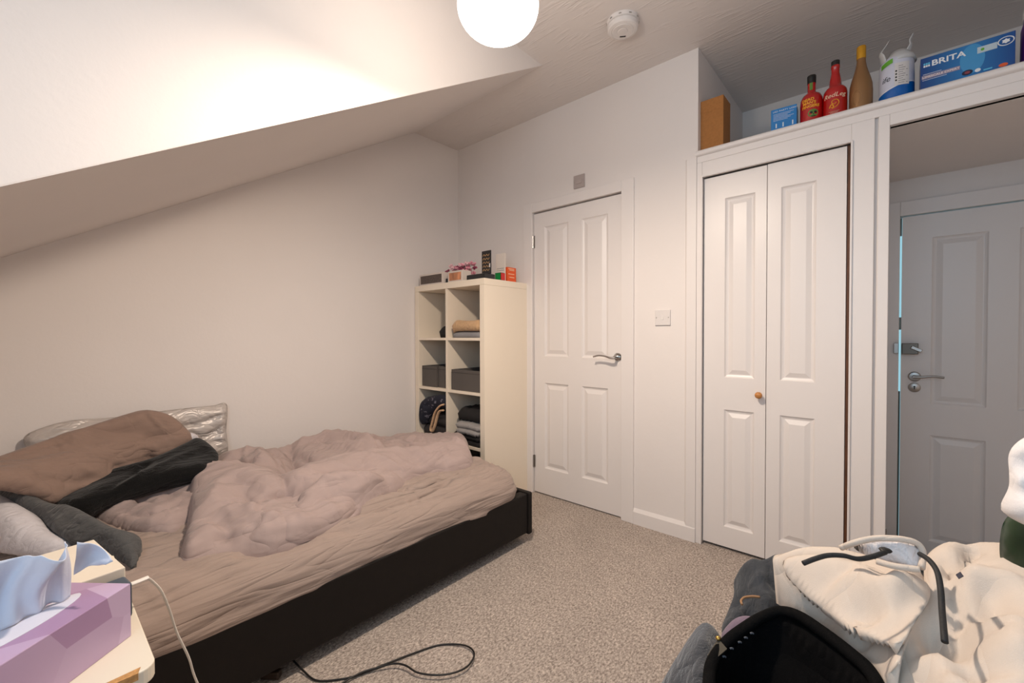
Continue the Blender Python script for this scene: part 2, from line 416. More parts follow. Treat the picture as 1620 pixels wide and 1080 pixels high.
def cloth(mb, pts, res=0.012, N=(0, 0, 1), puff=0.05, w=0.08, back=None, ridges=(), noise=(), skirt=0.03, p=2.0, sub=6, fade=0.03, idw=3.0, floor_z=None, relax=6):
    """A soft body of cloth inside a 3-D outline: domed by puff over the edge width w, with ridges
    (kind, amplitude, width, [points]) and wrinkle noise; back = thickness of the underside (else a skirt)."""
    P3 = smooth(pts, sub, True)
    P3[:, 0] = np.maximum(P3[:, 0], 0.012)
    N = np.array(N, float); N /= np.linalg.norm(N)
    U = np.cross(np.array([0, 1.0, 0]), N)
    if np.linalg.norm(U) < 0.05: U = np.array([1.0, 0, 0])
    U /= np.linalg.norm(U); W = np.cross(N, U)
    o = P3.mean(0)
    loc = lambda Q: np.stack([(np.array(Q, float) - o) @ U, (np.array(Q, float) - o) @ W, (np.array(Q, float) - o) @ N], -1)
    L3 = loc(P3); P = L3[:, :2]
    mn, mx = P.min(0) - res, P.max(0) + res
    nx, ny = int((mx[0] - mn[0]) / res) + 2, int((mx[1] - mn[1]) / res) + 2
    gx, gy = np.meshgrid(np.arange(nx) * res + mn[0], np.arange(ny) * res + mn[1], indexing='ij')
    V = np.stack([gx.ravel(), gy.ravel()], -1)
    ins = inside(V, P)
    d, near, _, _ = seg_dist(V, P, True)
    keep = ins | (d < res * 0.9)
    cc = np.stack([(gx + res / 2).ravel(), (gy + res / 2).ravel()], -1)
    cin = inside(cc, P)
    kk = keep.reshape(nx, ny); ci = cin.reshape(nx, ny)
    cm = np.zeros((nx, ny), bool)
    cm[:-1, :-1] = ci[:-1, :-1] & kk[:-1, :-1] & kk[1:, :-1] & kk[:-1, 1:] & kk[1:, 1:]
    ii, jj = np.nonzero(cm)
    faces = [(i * ny + j, (i + 1) * ny + j, (i + 1) * ny + j + 1, i * ny + j + 1) for i, j in zip(ii.tolist(), jj.tolist())]
    nc = np.zeros((nx, ny), int)                      # cells around each vertex: fewer than four = rim
    nc[:-1, :-1] += cm[:-1, :-1]; nc[1:, :-1] += cm[:-1, :-1]; nc[:-1, 1:] += cm[:-1, :-1]; nc[1:, 1:] += cm[:-1, :-1]
    rimv = ((nc > 0) & (nc < 4)).ravel()
    snap = rimv
    V2 = np.where(snap[:, None], near, V)
    sd = np.where(snap, 0, d)
    z = np.zeros(len(V)); 
    for k0 in range(0, len(V), 4000):
        q = V2[k0:k0 + 4000]
        D2 = ((q[:, None, :] - P[None]) ** 2).sum(-1) + (res * 0.8) ** 2
        wt = D2 ** (-idw / 2)
        z[k0:k0 + 4000] = (wt * L3[None, :, 2]).sum(1) / wt.sum(1)
    x = np.clip(sd / w, 0, 1)
    prof = (1 - (1 - x) ** p) ** (1 / p)
    hz = puff * prof
    ef = np.clip(sd / fade, 0, 1)
    for kind, amp, wd, line in ridges:
        Lr = smooth(np.array(line, float), 5, False) if len(line) > 2 else np.array(line, float)
        Lr = loc(Lr)[:, :2]
        dd, _, t, side = seg_dist(V2, Lr, False)
        endf = np.clip(np.minimum(t, 1 - t) * 5 + 0.15, 0, 1)
        endf = np.where((t <= 0) | (t >= 1), 0.15, endf)
        if kind == 'g': k = np.exp(-(dd / wd) ** 2)
        elif kind == 'c': k = np.exp(-(dd / wd) ** .8)
        elif kind == 'f':   # fold edge: steep on the right of the line, gentle on the left
            k = np.where(side > 0, np.exp(-(dd / (wd * 7)) ** 1.5), np.exp(-(dd / wd) ** 2))
        hz = hz + amp * k * endf * ef
    for s in noise:
        hz = hz + wrinkle(V2[:, 0], V2[:, 1], s) * ef
    top = z + hz
    W3 = o + V2[:, :1] * U + V2[:, 1:2] * W + top[:, None] * N
    W3[:, 0] = np.maximum(W3[:, 0], 0.010)
    # relax the surface so that the rim turns smoothly into the dome
    fa = np.array(faces)
    und = np.unique(fa)
    ed = np.concatenate([fa[:, [0, 1]], fa[:, [1, 2]], fa[:, [2, 3]], fa[:, [3, 0]]])
    key = np.sort(ed, 1); uq, cnt = np.unique(key, axis=0, return_counts=True)
    be = uq[cnt == 1]; isb = np.zeros(len(V), bool); isb[be.ravel()] = True
    bx_ = np.concatenate([be, be[:, ::-1]]); ie = np.concatenate([uq, uq[:, ::-1]])
    for it in range(relax):
        acc = np.zeros_like(W3); n_ = np.zeros(len(V))
        m_ = ~isb[ie[:, 0]]
        np.add.at(acc, ie[m_, 0], W3[ie[m_, 1]]); np.add.at(n_, ie[m_, 0], 1)
        np.add.at(acc, bx_[:, 0], W3[bx_[:, 1]]); np.add.at(n_, bx_[:, 0], 1)
        ok = n_ > 0
        near_rim = np.clip(1 - sd / (res * 5), 0, 1)
        lam = np.where(isb, 0.5, np.maximum(0.6 * near_rim, 0.015))
        W3[ok] += lam[ok, None] * (acc[ok] / n_[ok, None] - W3[ok])
    used = sorted({q for f in faces for q in f}); mp = {q: k for k, q in enumerate(used)}
    v = [tuple(W3[q]) for q in used]
    f = [tuple(mp[q] for q in fc) for fc in faces]
    # boundary
    ec = {}
    for fc in f:
        for a, b in zip(fc, fc[1:] + fc[:1]):
            ec[(a, b)] = 1
    bnd = [(a, b) for (a, b) in ec if (b, a) not in ec]
    bset = {a for e in bnd for a in e}
    if back is not None:
        L3w = W3 - (hz + back * prof)[:, None] * N
        L3w[:, 0] = np.maximum(L3w[:, 0], 0.008)
        m2 = {}
        for k, q in enumerate(used):
            if k in bset: m2[k] = k
            else: m2[k] = len(v); v.append(tuple(L3w[q]))
        f += [tuple(m2[k] for k in reversed(fc)) for fc in f]
    else:
        ctr = np.array([v[k] for k in bset]).mean(0)
        m2 = {}
        for k in bset:
            q = np.array(v[k]); dirn = ctr - q; dirn -= N * (dirn @ N); dirn /= np.linalg.norm(dirn) + 1e-9
            m2[k] = len(v); v.append(tuple(q - N * skirt + dirn * min(0.012, skirt * 0.4)))
        f += [(b, a, m2[a], m2[b]) for a, b in bnd]
    mb.add(v, f)
    return mb

def ruled(mb, rows, n=28, m=6, th=.001, disp=None):
    """thin sheet through several 3-D lines (rows), smoothed along and across"""
    R_ = []
    for r in rows:
        q = smooth(r, 8) if len(r) > 2 else np.linspace(r[0], r[1], 9)
        t = np.linspace(0, len(q) - 1, n); i = np.minimum(t.astype(int), len(q) - 2); f_ = (t - i)[:, None]
        R_.append(q[i] * (1 - f_) + q[i + 1] * f_)
    R_ = np.array(R_)
    cols = [smooth(R_[:, k], m) if len(rows) > 2 else R_[0, k] + (R_[1, k] - R_[0, k]) * np.linspace(0, 1, m)[:, None] for k in range(n)]
    G_ = np.array(cols); nn, mm = G_.shape[:2]
    du = np.gradient(G_, axis=0); dv = np.gradient(G_, axis=1); nr = np.cross(du, dv); nr /= np.linalg.norm(nr, axis=2, keepdims=True) + 1e-12
    if disp is not None:
        uu, vv = np.meshgrid(np.linspace(0, 1, nn), np.linspace(0, 1, mm), indexing='ij'); G_ = G_ + nr * disp(uu, vv)[..., None]
    v = np.concatenate([(G_ + nr * th / 2).reshape(-1, 3), (G_ - nr * th / 2).reshape(-1, 3)]); o_ = nn * mm
    f = []
    for i in range(nn - 1):
        for j in range(mm - 1):
            a, b, c, d = i * mm + j, (i + 1) * mm + j, (i + 1) * mm + j + 1, i * mm + j + 1
            f += [(a, b, c, d), (d + o_, c + o_, b + o_, a + o_)]
    rim_ = [(i * mm, (i + 1) * mm) for i in range(nn - 1)] + [((i + 1) * mm + mm - 1, i * mm + mm - 1) for i in range(nn - 1)] + [(j + 1, j) for j in range(mm - 1)] + [((nn - 1) * mm + j, (nn - 1) * mm + j + 1) for j in range(mm - 1)]
    f += [(b, a, a + o_, b + o_) for a, b in rim_]
    return mb.add(v.tolist(), f)

def text_mb(txt, size, origin, ax, ay, extrude=0.0004, shear=0.0, bold=0.0, align='LEFT', arc=None):
    """lettering as a mesh: origin, unit x axis and y axis of the writing in the world"""
    cu = bpy.data.curves.new('t', 'FONT'); cu.body = txt; cu.size = size; cu.shear = shear; cu.extrude = extrude
    cu.align_x = align; cu.offset = bold; cu.resolution_u = 3
    ob = bpy.data.objects.new('t', cu); COL.objects.link(ob)
    dg = bpy.context.evaluated_depsgraph_get()
    me = bpy.data.meshes.new_from_object(ob.evaluated_get(dg))
    ax = np.array(ax, float); ay = np.array(ay, float); az = np.cross(ax, ay); o = np.array(origin, float)
    mb = MB()
    vs = [tuple(o + ax * q.co.x + ay * q.co.y + az * q.co.z) if arc is None else arc(q.co.x, q.co.y, q.co.z) for q in me.vertices]
    mb.add(vs, [tuple(p.vertices) for p in me.polygons])
    bpy.data.objects.remove(ob); bpy.data.curves.remove(cu); bpy.data.meshes.remove(me)
    return mb

# ================================================================== the room
H = 2.6055          # flat ceiling
XR = 3.62           # right wall
YF = -3.05          # wall with the dormer window
YC = -0.4245        # crease where the roof slope begins
TS = 0.5962         # slope
XC = 1.1894         # dormer cheek
XA = 1.8895         # corner of the wardrobe niche
SH = 2.066          # top shelf height
BK = 0.885          # back of the niche and of the door alcove
D0, D1, DT = 0.780, 1.457, 1.953
C0, C1, CT = 1.912, 2.524, 1.926
XO, OT = 2.647, 1.958
sz = lambda y: H - TS * (YC - y)

struct(link_mesh('floor', MB().box(-0.1, XR + 0.1, YF - 0.1, 0.0, -0.1, 0.0).box(-0.1, XO, 0.0, BK + 0.2, -0.1, 0.0).box(XO, XR + 0.1, 0.0, BK + 0.2, -0.3, -0.2).box(XO, XR, -0.02, 0.0, -0.25, 0.0), MT['carpet']), 'speckled grey-beige loop pile carpet')
struct(link_mesh('wall_left', MB().box(-0.12, 0.0, YF - 0.1, 0.25, -0.1, H + 0.1), MT['wall']), 'plain off-white wall beside the bed')
struct(link_mesh('ceiling', MB().box(-0.12, XR + 0.12, YF - 0.2, BK + 0.2, H, H + 0.1), MT['artex']), 'white ceiling with swirled textured plaster')
# roof slope, from the crease down to the low wall
struct(link_mesh('ceiling_slope', MB().prism([(YC, H), (YF - 0.1, sz(YF - 0.1)), (YF - 0.1, sz(YF - 0.1) + 0.12), (YC + 0.1, H + 0.06)], 'x', -0.1, XC - 0.001), MT['wall']), 'smooth sloping ceiling above the bed')
struct(link_mesh('wall_dormer', MB().prism([(YC, H), (YF - 0.1, sz(YF - 0.1) + 0.004), (YF - 0.1, H + 0.02), (YC, H + 0.02)], 'x', XC - 0.06, XC), MT['cheek']), 'bright triangular cheek wall of the dormer')
struct(link_mesh('wall_right', MB().box(XR, XR + 0.12, YF - 0.2, BK + 0.2, -0.3, H + 0.1), MT['wall']))
# wall with the dormer window
WX0, WX1, WZ0, WZ1 = 1.94, 3.38, 0.98, 2.26
struct(link_mesh('wall_front', MB().box(-0.1, WX0, YF - 0.1, YF, -0.1, H + 0.1).box(WX1, XR + 0.1, YF - 0.1, YF, -0.1, H + 0.1).box(WX0, WX1, YF - 0.1, YF, -0.1, WZ0).box(WX0, WX1, YF - 0.1, YF, WZ1, H + 0.1), MT['wall']))
wf = struct(link_mesh('window_1', MB().box(WX0, WX0 + .05, YF - .08, YF - .03, WZ0, WZ1).box(WX1 - .05, WX1, YF - .08, YF - .03, WZ0, WZ1).box(WX0, WX1, YF - .08, YF - .03, WZ0, WZ0 + .05).box(WX0, WX1, YF - .08, YF - .03, WZ1 - .05, WZ1), MT['gloss']))
box_obj('window_sill', (WX0 - .03, WX1 + .03, YF - .02, YF + .12, WZ0 - .025, WZ0), MT['gloss'], wf, bevel=.005)

# ---- back wall: doorway part up to the wardrobe niche, thick return wall, wardrobe front
bw = MB()
bw.box(-0.1, D0 - 0.012, 0.0, 0.12, -0.1, H + 0.05).box(D1 + 0.012, XA, 0.0, 0.12, -0.1, H + 0.05).box(D0 - 0.012, D1 + 0.012, 0.0, 0.12, DT + 0.012, H + 0.05)
bw.box(XA - 0.1, XA, 0.12, BK + 0.1, -0.1, H + 0.05)                       # return wall beside the niche
bw.box(-0.1, XA - 0.05, 0.20, 0.30, -0.1, H + 0.05)                               # added slab behind the door, keeps sky light out of its gaps
bw.box(XA - 0.1, 2.60, BK, BK + 0.1, -0.3, H + 0.05).box(2.60, XR, BK, BK + 0.1, OT + 0.03, H + 0.05)
bw.box(2.58, 2.686, BK, BK + 0.1, -0.3, OT + 0.05).box(3.466, XR + 0.05, BK, BK + 0.1, -0.3, OT + 0.05).box(2.686, 3.466, BK, BK + 0.1, 1.764, OT + 0.05)
bw.box(2.58, XO - 0.012, 0.06, BK, -0.3, SH - 0.03)                        # alcove side wall
bw.box(XA, C0, 0.02, 0.10, 0.0, SH - 0.03).box(C1 + 0.012, 2.58, 0.012, 0.08, 0.0, SH - 0.03).box(C0, C1 + .012, 0.012, 0.08, CT + .01, SH - 0.03)
bw.box(2.55, XO - 0.012, 0.012, 0.08, -0.2, SH - 0.03)
wb = struct(link_mesh('wall_back', bw, MT['wall']), 'off-white wall with the door and wardrobe')
struct(link_mesh('ceiling_alcove', MB().box(XO - 0.02, XR, 0.02, BK, OT, OT + 0.05), MT['wall']), 'low ceiling inside the door alcove')
# boards of the wardrobe front, one trim each
G = MT['gloss']
def trim(n, b, bev=0.002, m=None, label=None):
    return struct(box_obj('trim_%d' % n, b, m or G, bevel=bev), label)
trim(1, (XA - 0.004, C0, -0.004, 0.02, 0.0, 2.003))
trim(2, (C1, 2.600, -0.004, 0.012, 0.0, 2.003))
trim(3, (2.612, XO, -0.004, 0.06, -0.2, 2.003))
trim(4, (C0, C1, -0.003, 0.012, CT, 2.003))
trim(5, (XA - 0.004, XR, -0.004, 0.012, 2.003, SH - 0.028))
trim(6, (XO, XR, -0.004, 0.04, OT, 2.003))
trim(7, (2.5095, C1 + 0.01, 0.024, 0.09, 0.0, CT), 0, MT['darkwood'], 'brown bare wood edge inside the wardrobe')
# bead around the wardrobe opening
bead = MB().box(C0 - 0.004, C0 + 0.004, -0.012, 0.0, 0.0, CT + 0.006).box(C0, C1 + .006, -0.012, 0.0, CT - 0.002, CT + 0.006).box(C1 - .002, C1 + 0.006, -0.012, 0.0, 0.0, CT)
struct(link_mesh('trim_8', bead, G, bevel=.002))
# shelf board with rounded nosing
prof = [(0.02, SH - 0.034)]
for k in range(9):
    a = -math.pi / 2 + math.pi * k / 8
    prof.append((-0.006 - 0.014 * math.cos(a), SH - 0.015 + 0.015 * math.sin(a)))
prof += [(BK, SH), (BK, SH - 0.034)]
struct(link_mesh('trim_9', MB().prism(prof, 'x', XA - 0.006, XR), G, shade=True, auto=0.6), 'white shelf board with rounded front edge over the wardrobe')
# door architrave and the boarding right of the door
def frame(n, x0, x1, z1, wl, wr, wt, y0, y1, z0=0.0, label=None):
    mb = MB().box(x0 - wl, x0, y0, y1, z0, z1 + wt).box(x1, x1 + wr, y0, y1, z0, z1 + wt).box(x0, x1, y0, y1, z1, z1 + wt)
    return struct(link_mesh('trim_%d' % n, mb, G, bevel=.003), label)
frame(10, D0, D1, DT, D0 - 0.7047, 1.5354 - D1, 2.0166 - DT, -0.014, 0.004, label='white architrave around the panelled door')
jm = MB().box(D0 - .012, D0, 0.0, .12, 0, DT + .012).box(D1, D1 + .012, 0.0, .12, 0, DT + .012).box(D0, D1, 0.0, .12, DT, DT + .012)
struct(link_mesh('trim_11', jm, G))
# base board and stile with a chamfered inner edge
struct(link_mesh('baseboard_back', MB().prism([(0.004, 0.0), (-0.013, 0.0), (-0.013, 0.072), (0.0, 0.092), (0.004, 0.092)], 'x', 1.5354, XA - 0.004), G), 'white board along the foot of the wall')
struct(link_mesh('trim_12', MB().prism([(1.826, 0.0), (1.836, -0.010), (XA - 0.004, -0.010), (XA - 0.004, 0.0)], 'z', 0.08, SH - 0.03), G))

# ---- panelled doors
def panel_mb(x0, x1, z0, z1, y, m=0.024):
    """moulded panel seen from -Y: sunk ovolo border, then a raised field; y = face of the door"""
    loops = [(0, 0), (0.006, 0.007), (0.013, 0.010), (0.017, 0.0105), (0.017 + m, 0.0025), (0.019 + m, 0.002)]
    mb = MB(); v = []; f = []
    for ins, dep in loops:
        v += [(x0 + ins, y + dep, z0 + ins), (x1 - ins, y + dep, z0 + ins), (x1 - ins, y + dep, z1 - ins), (x0 + ins, y + dep, z1 - ins)]
    for k in range(len(loops) - 1):
        for i in range(4):
            j = (i + 1) % 4
            f.append((k * 4 + i, k * 4 + j, k * 4 + 4 + j, k * 4 + 4 + i))
    k = (len(loops) - 1) * 4
    f.append((k, k + 1, k + 2, k + 3))
    return mb.add(v, f)
def leaf_mb(x0, x1, z0, z1, y, th, cols, rows):
    """stiles and rails around the panel holes, as one slab with openings"""
    xs = [x0] + [q for c in cols for q in c] + [x1]
    zs = [z0] + [q for r in rows for q in r] + [z1]
    mb = MB(); nx, nz = len(xs), len(zs)
    v = [(a, y, b) for a in xs for b in zs]
    f = []
    for i in range(nx - 1):
        for j in range(nz - 1):
            if i % 2 == 1 and j % 2 == 1: continue
            f.append((i * nz + j, (i + 1) * nz + j, (i + 1) * nz + j + 1, i * nz + j + 1))
    mb.add(v, f)
    mb.add([(x0, y, z0), (x1, y, z0), (x1, y, z1), (x0, y, z1), (x0, y + th, z0), (x1, y + th, z0), (x1, y + th, z1), (x0, y + th, z1)],
           [(4, 7, 6, 5), (0, 4, 5, 1), (1, 5, 6, 2), (2, 6, 7, 3), (3, 7, 4, 0)])
    return mb
def door_leaf(name, parent, x0, x1, z0, z1, y, th, cols, rows, m, fld=0.024):
    lf = link_mesh(name, leaf_mb(x0, x1, z0, z1, y, th, cols, rows), m, parent)
    for c in cols:
        for r in rows:
            link_mesh('panel', panel_mb(c[0], c[1], r[0], r[1], y, fld), m, lf)
    return lf
def empty_struct(name, loc, label):
    o = bpy.data.objects.new(name, None); COL.objects.link(o); o.location = loc; ORG[o.name] = tuple(loc)
    return struct(o, label)

# door 1: four-panel door with a chrome lever
d1 = empty_struct('door_1', ((D0 + D1) / 2, 0.01, 0), 'white four-panel door with a chrome lever handle')
lf1 = door_leaf('door_leaf', d1, D0 + 0.004, D1 - 0.006, 0.008, DT - 0.008, 0.010, 0.04, [(0.873, 1.067), (1.170, 1.358)], [(0.186, 0.776), (0.960, 1.845)], MT['grainpaint'])
for zz in (0.222, 1.753):
    h = link_mesh('hinge', MB().lathe([(0.005, -0.042), (0.005, 0.042)], (D0 + 0.001, -0.001, zz), 10).box(D0 - .001, D0 + .012, 0.004, 0.0095, zz - .042, zz + .042), MT['steel'], d1, shade=True, auto=.6)
# lever handle: round rose, neck, tapering curved lever
hd = link_mesh('door_handle', MB().lathe([(0.025, 0.0), (0.0255, -0.004), (0.022, -0.009), (0.010, -0.010), (0.009, -0.045)], (1.425, 0.010, 0.972), 24, 'y'), MT['chrome'], d1, shade=True, auto=.5)
link_mesh('lever', MB().tube([(1.430, -0.036, 0.968), (1.405, -0.044, 0.968), (1.365, -0.048, 0.978), (1.325, -0.047, 0.980), (1.290, -0.044, 0.972)], [0.011, 0.010, 0.007, 0.007, 0.008], 12, squash=.75), MT['chrome'], hd, shade=True, auto=.9)
link_mesh('latch_plate', MB().box(D1 - .004, D1 + .002, -.0005, .03, .93, 1.0), MT['bronze'], d1)

# door 2: bifold wardrobe door, each leaf with a tall and a short panel, pine knob
d2 = empty_struct('door_2', ((C0 + C1) / 2, 0.02, 0), 'white bifold wardrobe door with a pine knob')
rows2 = [(0.119, 0.722), (0.887, 1.800)]
l2 = door_leaf('door_leaf', d2, C0 + .004, 2.2045, 0.015, CT - 0.007, 0.018, 0.032, [(2.018, 2.155)], rows2, MT['grainpaint'], 0.020)
l2b = door_leaf('door_leaf', d2, 2.2075, 2.508, 0.015, CT - 0.005, 0.018, 0.032, [(2.264, 2.401)], rows2, MT['grainpaint'], 0.020)
link_mesh('knob', MB().lathe([(0.008, 0.018), (0.007, 0.006), (0.013, -0.002), (0.0165, -0.010), (0.0150, -0.018), (0.008, -0.023), (0.0, -0.024)], (2.180, 0, 0.812), 20, 'y', cap=False), MT['knobwood'], l2, shade=True)
struct(link_mesh('wall_wardrobe', MB().box(XA, 2.58, 0.6, 0.64, -0.1, SH - .03), plain('dark_wardrobe_inside', (120, 100, 84), .8)))

# door 3: entrance door at the back of the alcove, standing a crack open
d3 = empty_struct('door_3', (3.07, BK, -0.19), 'white panelled entrance door at the back of the alcove')
lf3 = door_leaf('door_leaf', d3, 2.6985, 3.456, -0.19, 1.752, BK, 0.042, [(2.818, 3.024), (3.126, 3.330)], [(-0.02, 0.558), (0.728, 1.626)], MT['grainpaint'])
mbf = MB().box(2.630, 2.689, BK - 0.016, BK + 0.06, -0.2, 1.836).box(3.463, 3.53, BK - 0.016, BK + .06, -0.2, 1.836).box(2.689, 3.463, BK - .016, BK + .06, 1.758, 1.836)
struct(link_mesh('trim_13', mbf, G, bevel=.003), 'white frame of the entrance door')
# cover strip on the far side that narrows the crack below and above
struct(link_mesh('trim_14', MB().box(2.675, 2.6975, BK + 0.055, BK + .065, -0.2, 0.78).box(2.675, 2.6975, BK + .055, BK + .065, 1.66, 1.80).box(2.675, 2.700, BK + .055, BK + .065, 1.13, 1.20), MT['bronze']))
nl = box_obj('night_latch', (2.701, 2.768, BK - 0.052, BK - .0005, 0.995, 1.055), MT['bronze'], d3, .003)
link_mesh('latch_lever', MB().box(-.004, .045, -.012, .0, -.009, .009).xf(Matrix.Translation((2.742, BK - .052, 1.034)) @ Matrix.Rotation(math.radians(28), 4, 'Y')), MT['steel'], nl, bevel=.003)
link_mesh('keep', MB().box(2.668, 2.6885, BK - .030, BK - .0165, .998, 1.055), MT['steel'], d3, bevel=.002)
h3 = link_mesh('door_handle', MB().lathe([(0.027, 0.0), (0.027, -0.006), (0.022, -0.010), (0.010, -0.011), (0.009, -0.05)], (2.755, BK, 0.872), 24, 'y'), MT['steel'], d3, shade=True, auto=.5)
link_mesh('lever', MB().tube([(2.750, BK - .045, .872), (2.785, BK - .05, .874), (2.825, BK - .05, .880), (2.868, BK - .046, .876)], [.010, .007, .006, .006], 10), MT['steel'], h3, shade=True, auto=.9)
es = link_mesh('keyhole_plate', MB().lathe([(0.026, 0.0), (0.026, -0.005), (0.020, -0.008), (0.0, -0.008)], (2.755, BK, 0.812), 24, 'y', cap=False), MT['steel'], d3, shade=True, auto=.5)
link_mesh('keyhole', MB().box(2.753, 2.757, BK - .0086, BK - .007, .802, .815).lathe([(0.0045, -.0086), (0.0045, -.007)], (2.755, BK, .817), 12, 'y'), MT['black'], es)

# ---- pendant lamp
def lamp_mat(name, opaque, em_):
    m, nt, b = new_mat(name)
    out = nt.nodes['Material Output']
    em = nt.nodes.new('ShaderNodeEmission'); em.inputs[0].default_value = (1.0, 0.92, 0.82, 1); em.inputs[1].default_value = em_
    tr = nt.nodes.new('ShaderNodeBsdfTransparent'); tr.inputs[0].default_value = (1, 1, 1, 1)
    mx = nt.nodes.new('ShaderNodeMixShader'); mx.inputs[0].default_value = opaque
    nt.links.new(tr.outputs[0], mx.inputs[1]); nt.links.new(em.outputs[0], mx.inputs[2]); nt.links.new(mx.outputs[0], out.inputs[0])
    return m
lx, ly, lz = LAMP
pl = thing('pendant_lamp', 'lit white globe pendant lamp hanging from the ceiling', 'lamp', (lx, ly, H))
ring = lambda q: (0.123 * math.cos(math.radians(q)), 0.092 * math.sin(math.radians(q)))
up_ = [ring(q) for q in range(-27, 76, 6)]; lo_ = [(0.0005, -0.092)] + [ring(q) for q in range(-87, -26, 6)]
link_mesh('lamp_shade', MB().lathe(up_, (lx, ly, lz), 40, cap=False), lamp_mat('light_cut_shade', .94, 2.8), pl, shade=True)  # made almost opaque to hold direct bulb light off the dormer cheek
link_mesh('lower_shade', MB().lathe(lo_, (lx, ly, lz), 40, cap=False), lamp_mat('light_pass_shade', .35, 4.5), pl, shade=True)  # thinner part split off the globe so bulb light passes downwards
link_mesh('cord', MB().tube([(lx, ly, lz + .13), (lx, ly, lz + .3), (lx, ly, H - .02)], .0035, 8), MT['plastic'], pl, shade=True)
link_mesh('bulb_holder', MB().lathe([(.03, 0), (.03, .02), (.018, .03), (.018, .06), (.006, .07)], (lx, ly, lz + .09), 20), MT['plastic'], pl, shade=True, auto=.6)
link_mesh('ceiling_rose', MB().lathe([(.012, -.035), (.035, -.028), (.045, -.004), (.045, 0)], (lx, ly, H), 24), MT['plastic'], pl, shade=True, auto=.8)
bl = bpy.data.lights.new('bulb', 'POINT'); bl.energy = LAMP_POWER; bl.color = (1.0, 0.835, 0.68); bl.shadow_soft_size = 0.05
bo = bpy.data.objects.new('bulb', bl); COL.objects.link(bo); bo.parent = pl; bo.location = (0, 0, lz - H)

# ---- smoke alarm on the ceiling
ax_, ay_ = 1.683, -0.438
sa = thing('smoke_alarm', 'round white smoke alarm on the ceiling', 'smoke alarm', (ax_, ay_, H))
link_mesh('base', MB().lathe([(.060, -.022), (.074, -.018), (.075, -.012), (.075, 0)], (ax_, ay_, H), 40), MT['plastic'], sa, shade=True, auto=.6)
cap = link_mesh('cover', MB().lathe([(.004, -.052), (.022, -.051), (.024, -.049), (.028, -.0505), (.048, -.049), (.050, -.0465), (.054, -.048), (.066, -.045), (.071, -.040), (.072, -.024), (.068, -.020)], (ax_, ay_, H), 40), MT['plastic'], sa, shade=True, auto=.45)
sl = MB()
for k in range(9):
    a = math.radians(200 + k * 36)
    sl.box(-.001, .001, -.007, .007, -.002, .002).xf(Matrix.Identity(4))
for k in range(10):
    a = math.radians(k * 36)
    c = MB().box(-.0012, .0012, -.006, .006, -.002, .002).xf(Matrix.Translation((ax_ + .0755 * math.cos(a), ay_ + .0755 * math.sin(a), H - .012)) @ Matrix.Rotation(a, 4, 'Z'))
    link_mesh('vent', c, MT['steel'], sa)
link_mesh('sounder_slot', MB().box(-.014, .014, -.004, .004, -.001, .001).xf(Matrix.Translation((ax_ - .015, ay_ + .03, H - .0505)) @ Matrix.Rotation(math.radians(35), 4, 'Z')), MT['black'], sa)

# ---- switches
def switch(name, label, x0, x1, z0, z1, m, rock):
    t = thing(name, label, 'switch', ((x0 + x1) / 2, 0, z0))
    p = box_obj('plate', (x0, x1, -.009, -.0003, z0, z1), m, t, .002)
    cx, cz = (x0 + x1) / 2, (z0 + z1) / 2
    r = link_mesh('rocker', MB().prism([(-.009, cz - rock[1]), (-.0125, cz - rock[1]), (-.010, cz + rock[1]), (-.009, cz + rock[1])], 'x', cx - rock[0], cx + rock[0]), m, t)
    for s in (-1, 1):
        link_mesh('screw', MB().lathe([(.003, -.0088), (.003, -.0098)], (cx + s * .034, 0, cz), 12, 'y'), MT['steel'], t)
    return t
switch('light_switch', 'white square light switch on the wall between the two doors', 1.662, 1.748, 1.158, 1.244, MT['plastic'], (.006, .012))
switch('isolator_switch', 'small grey switch plate high above the panelled door', 1.121, 1.202, 2.040, 2.122, plain('grey_plastic', (178, 166, 162), .45), (.02, .014))

# ================================================================== bed
BX0, BX1, BY0, BY1 = 0.03, 1.22, -2.62, -0.565
bed = thing('bed', 'low bed with dark faux leather base and taupe fitted sheet', 'bed', (0.62, -1.6, 0))
box_obj('side_rail', (BX1 - .055, BX1, BY0, BY1 - .035, .055, .265), MT['leather'], bed, .008, 3)
box_obj('side_rail', (BX0, BX0 + .055, BY0, BY1 - .035, .055, .265), MT['leather'], bed, .008, 3)
box_obj('footboard', (BX0, BX1 + .006, BY1 - .032, BY1, .045, .268), MT['leather'], bed, .008, 3)
box_obj('head_rail', (BX0, BX1, BY0 - .032, BY0, .055, .265), MT['leather'], bed, .008, 3)
for x in (BX0 + .12, BX1 - .14):
    for y in (BY0 + .1, BY1 - .16):
        box_obj('leg', (x - .03, x + .03, y - .03, y + .03, 0.0, .07), MT['black'], bed, .003)
box_obj('slat_base', (BX0 + .05, BX1 - .05, BY0, BY1 - .03, .20, .225), MT['black'], bed, 0)

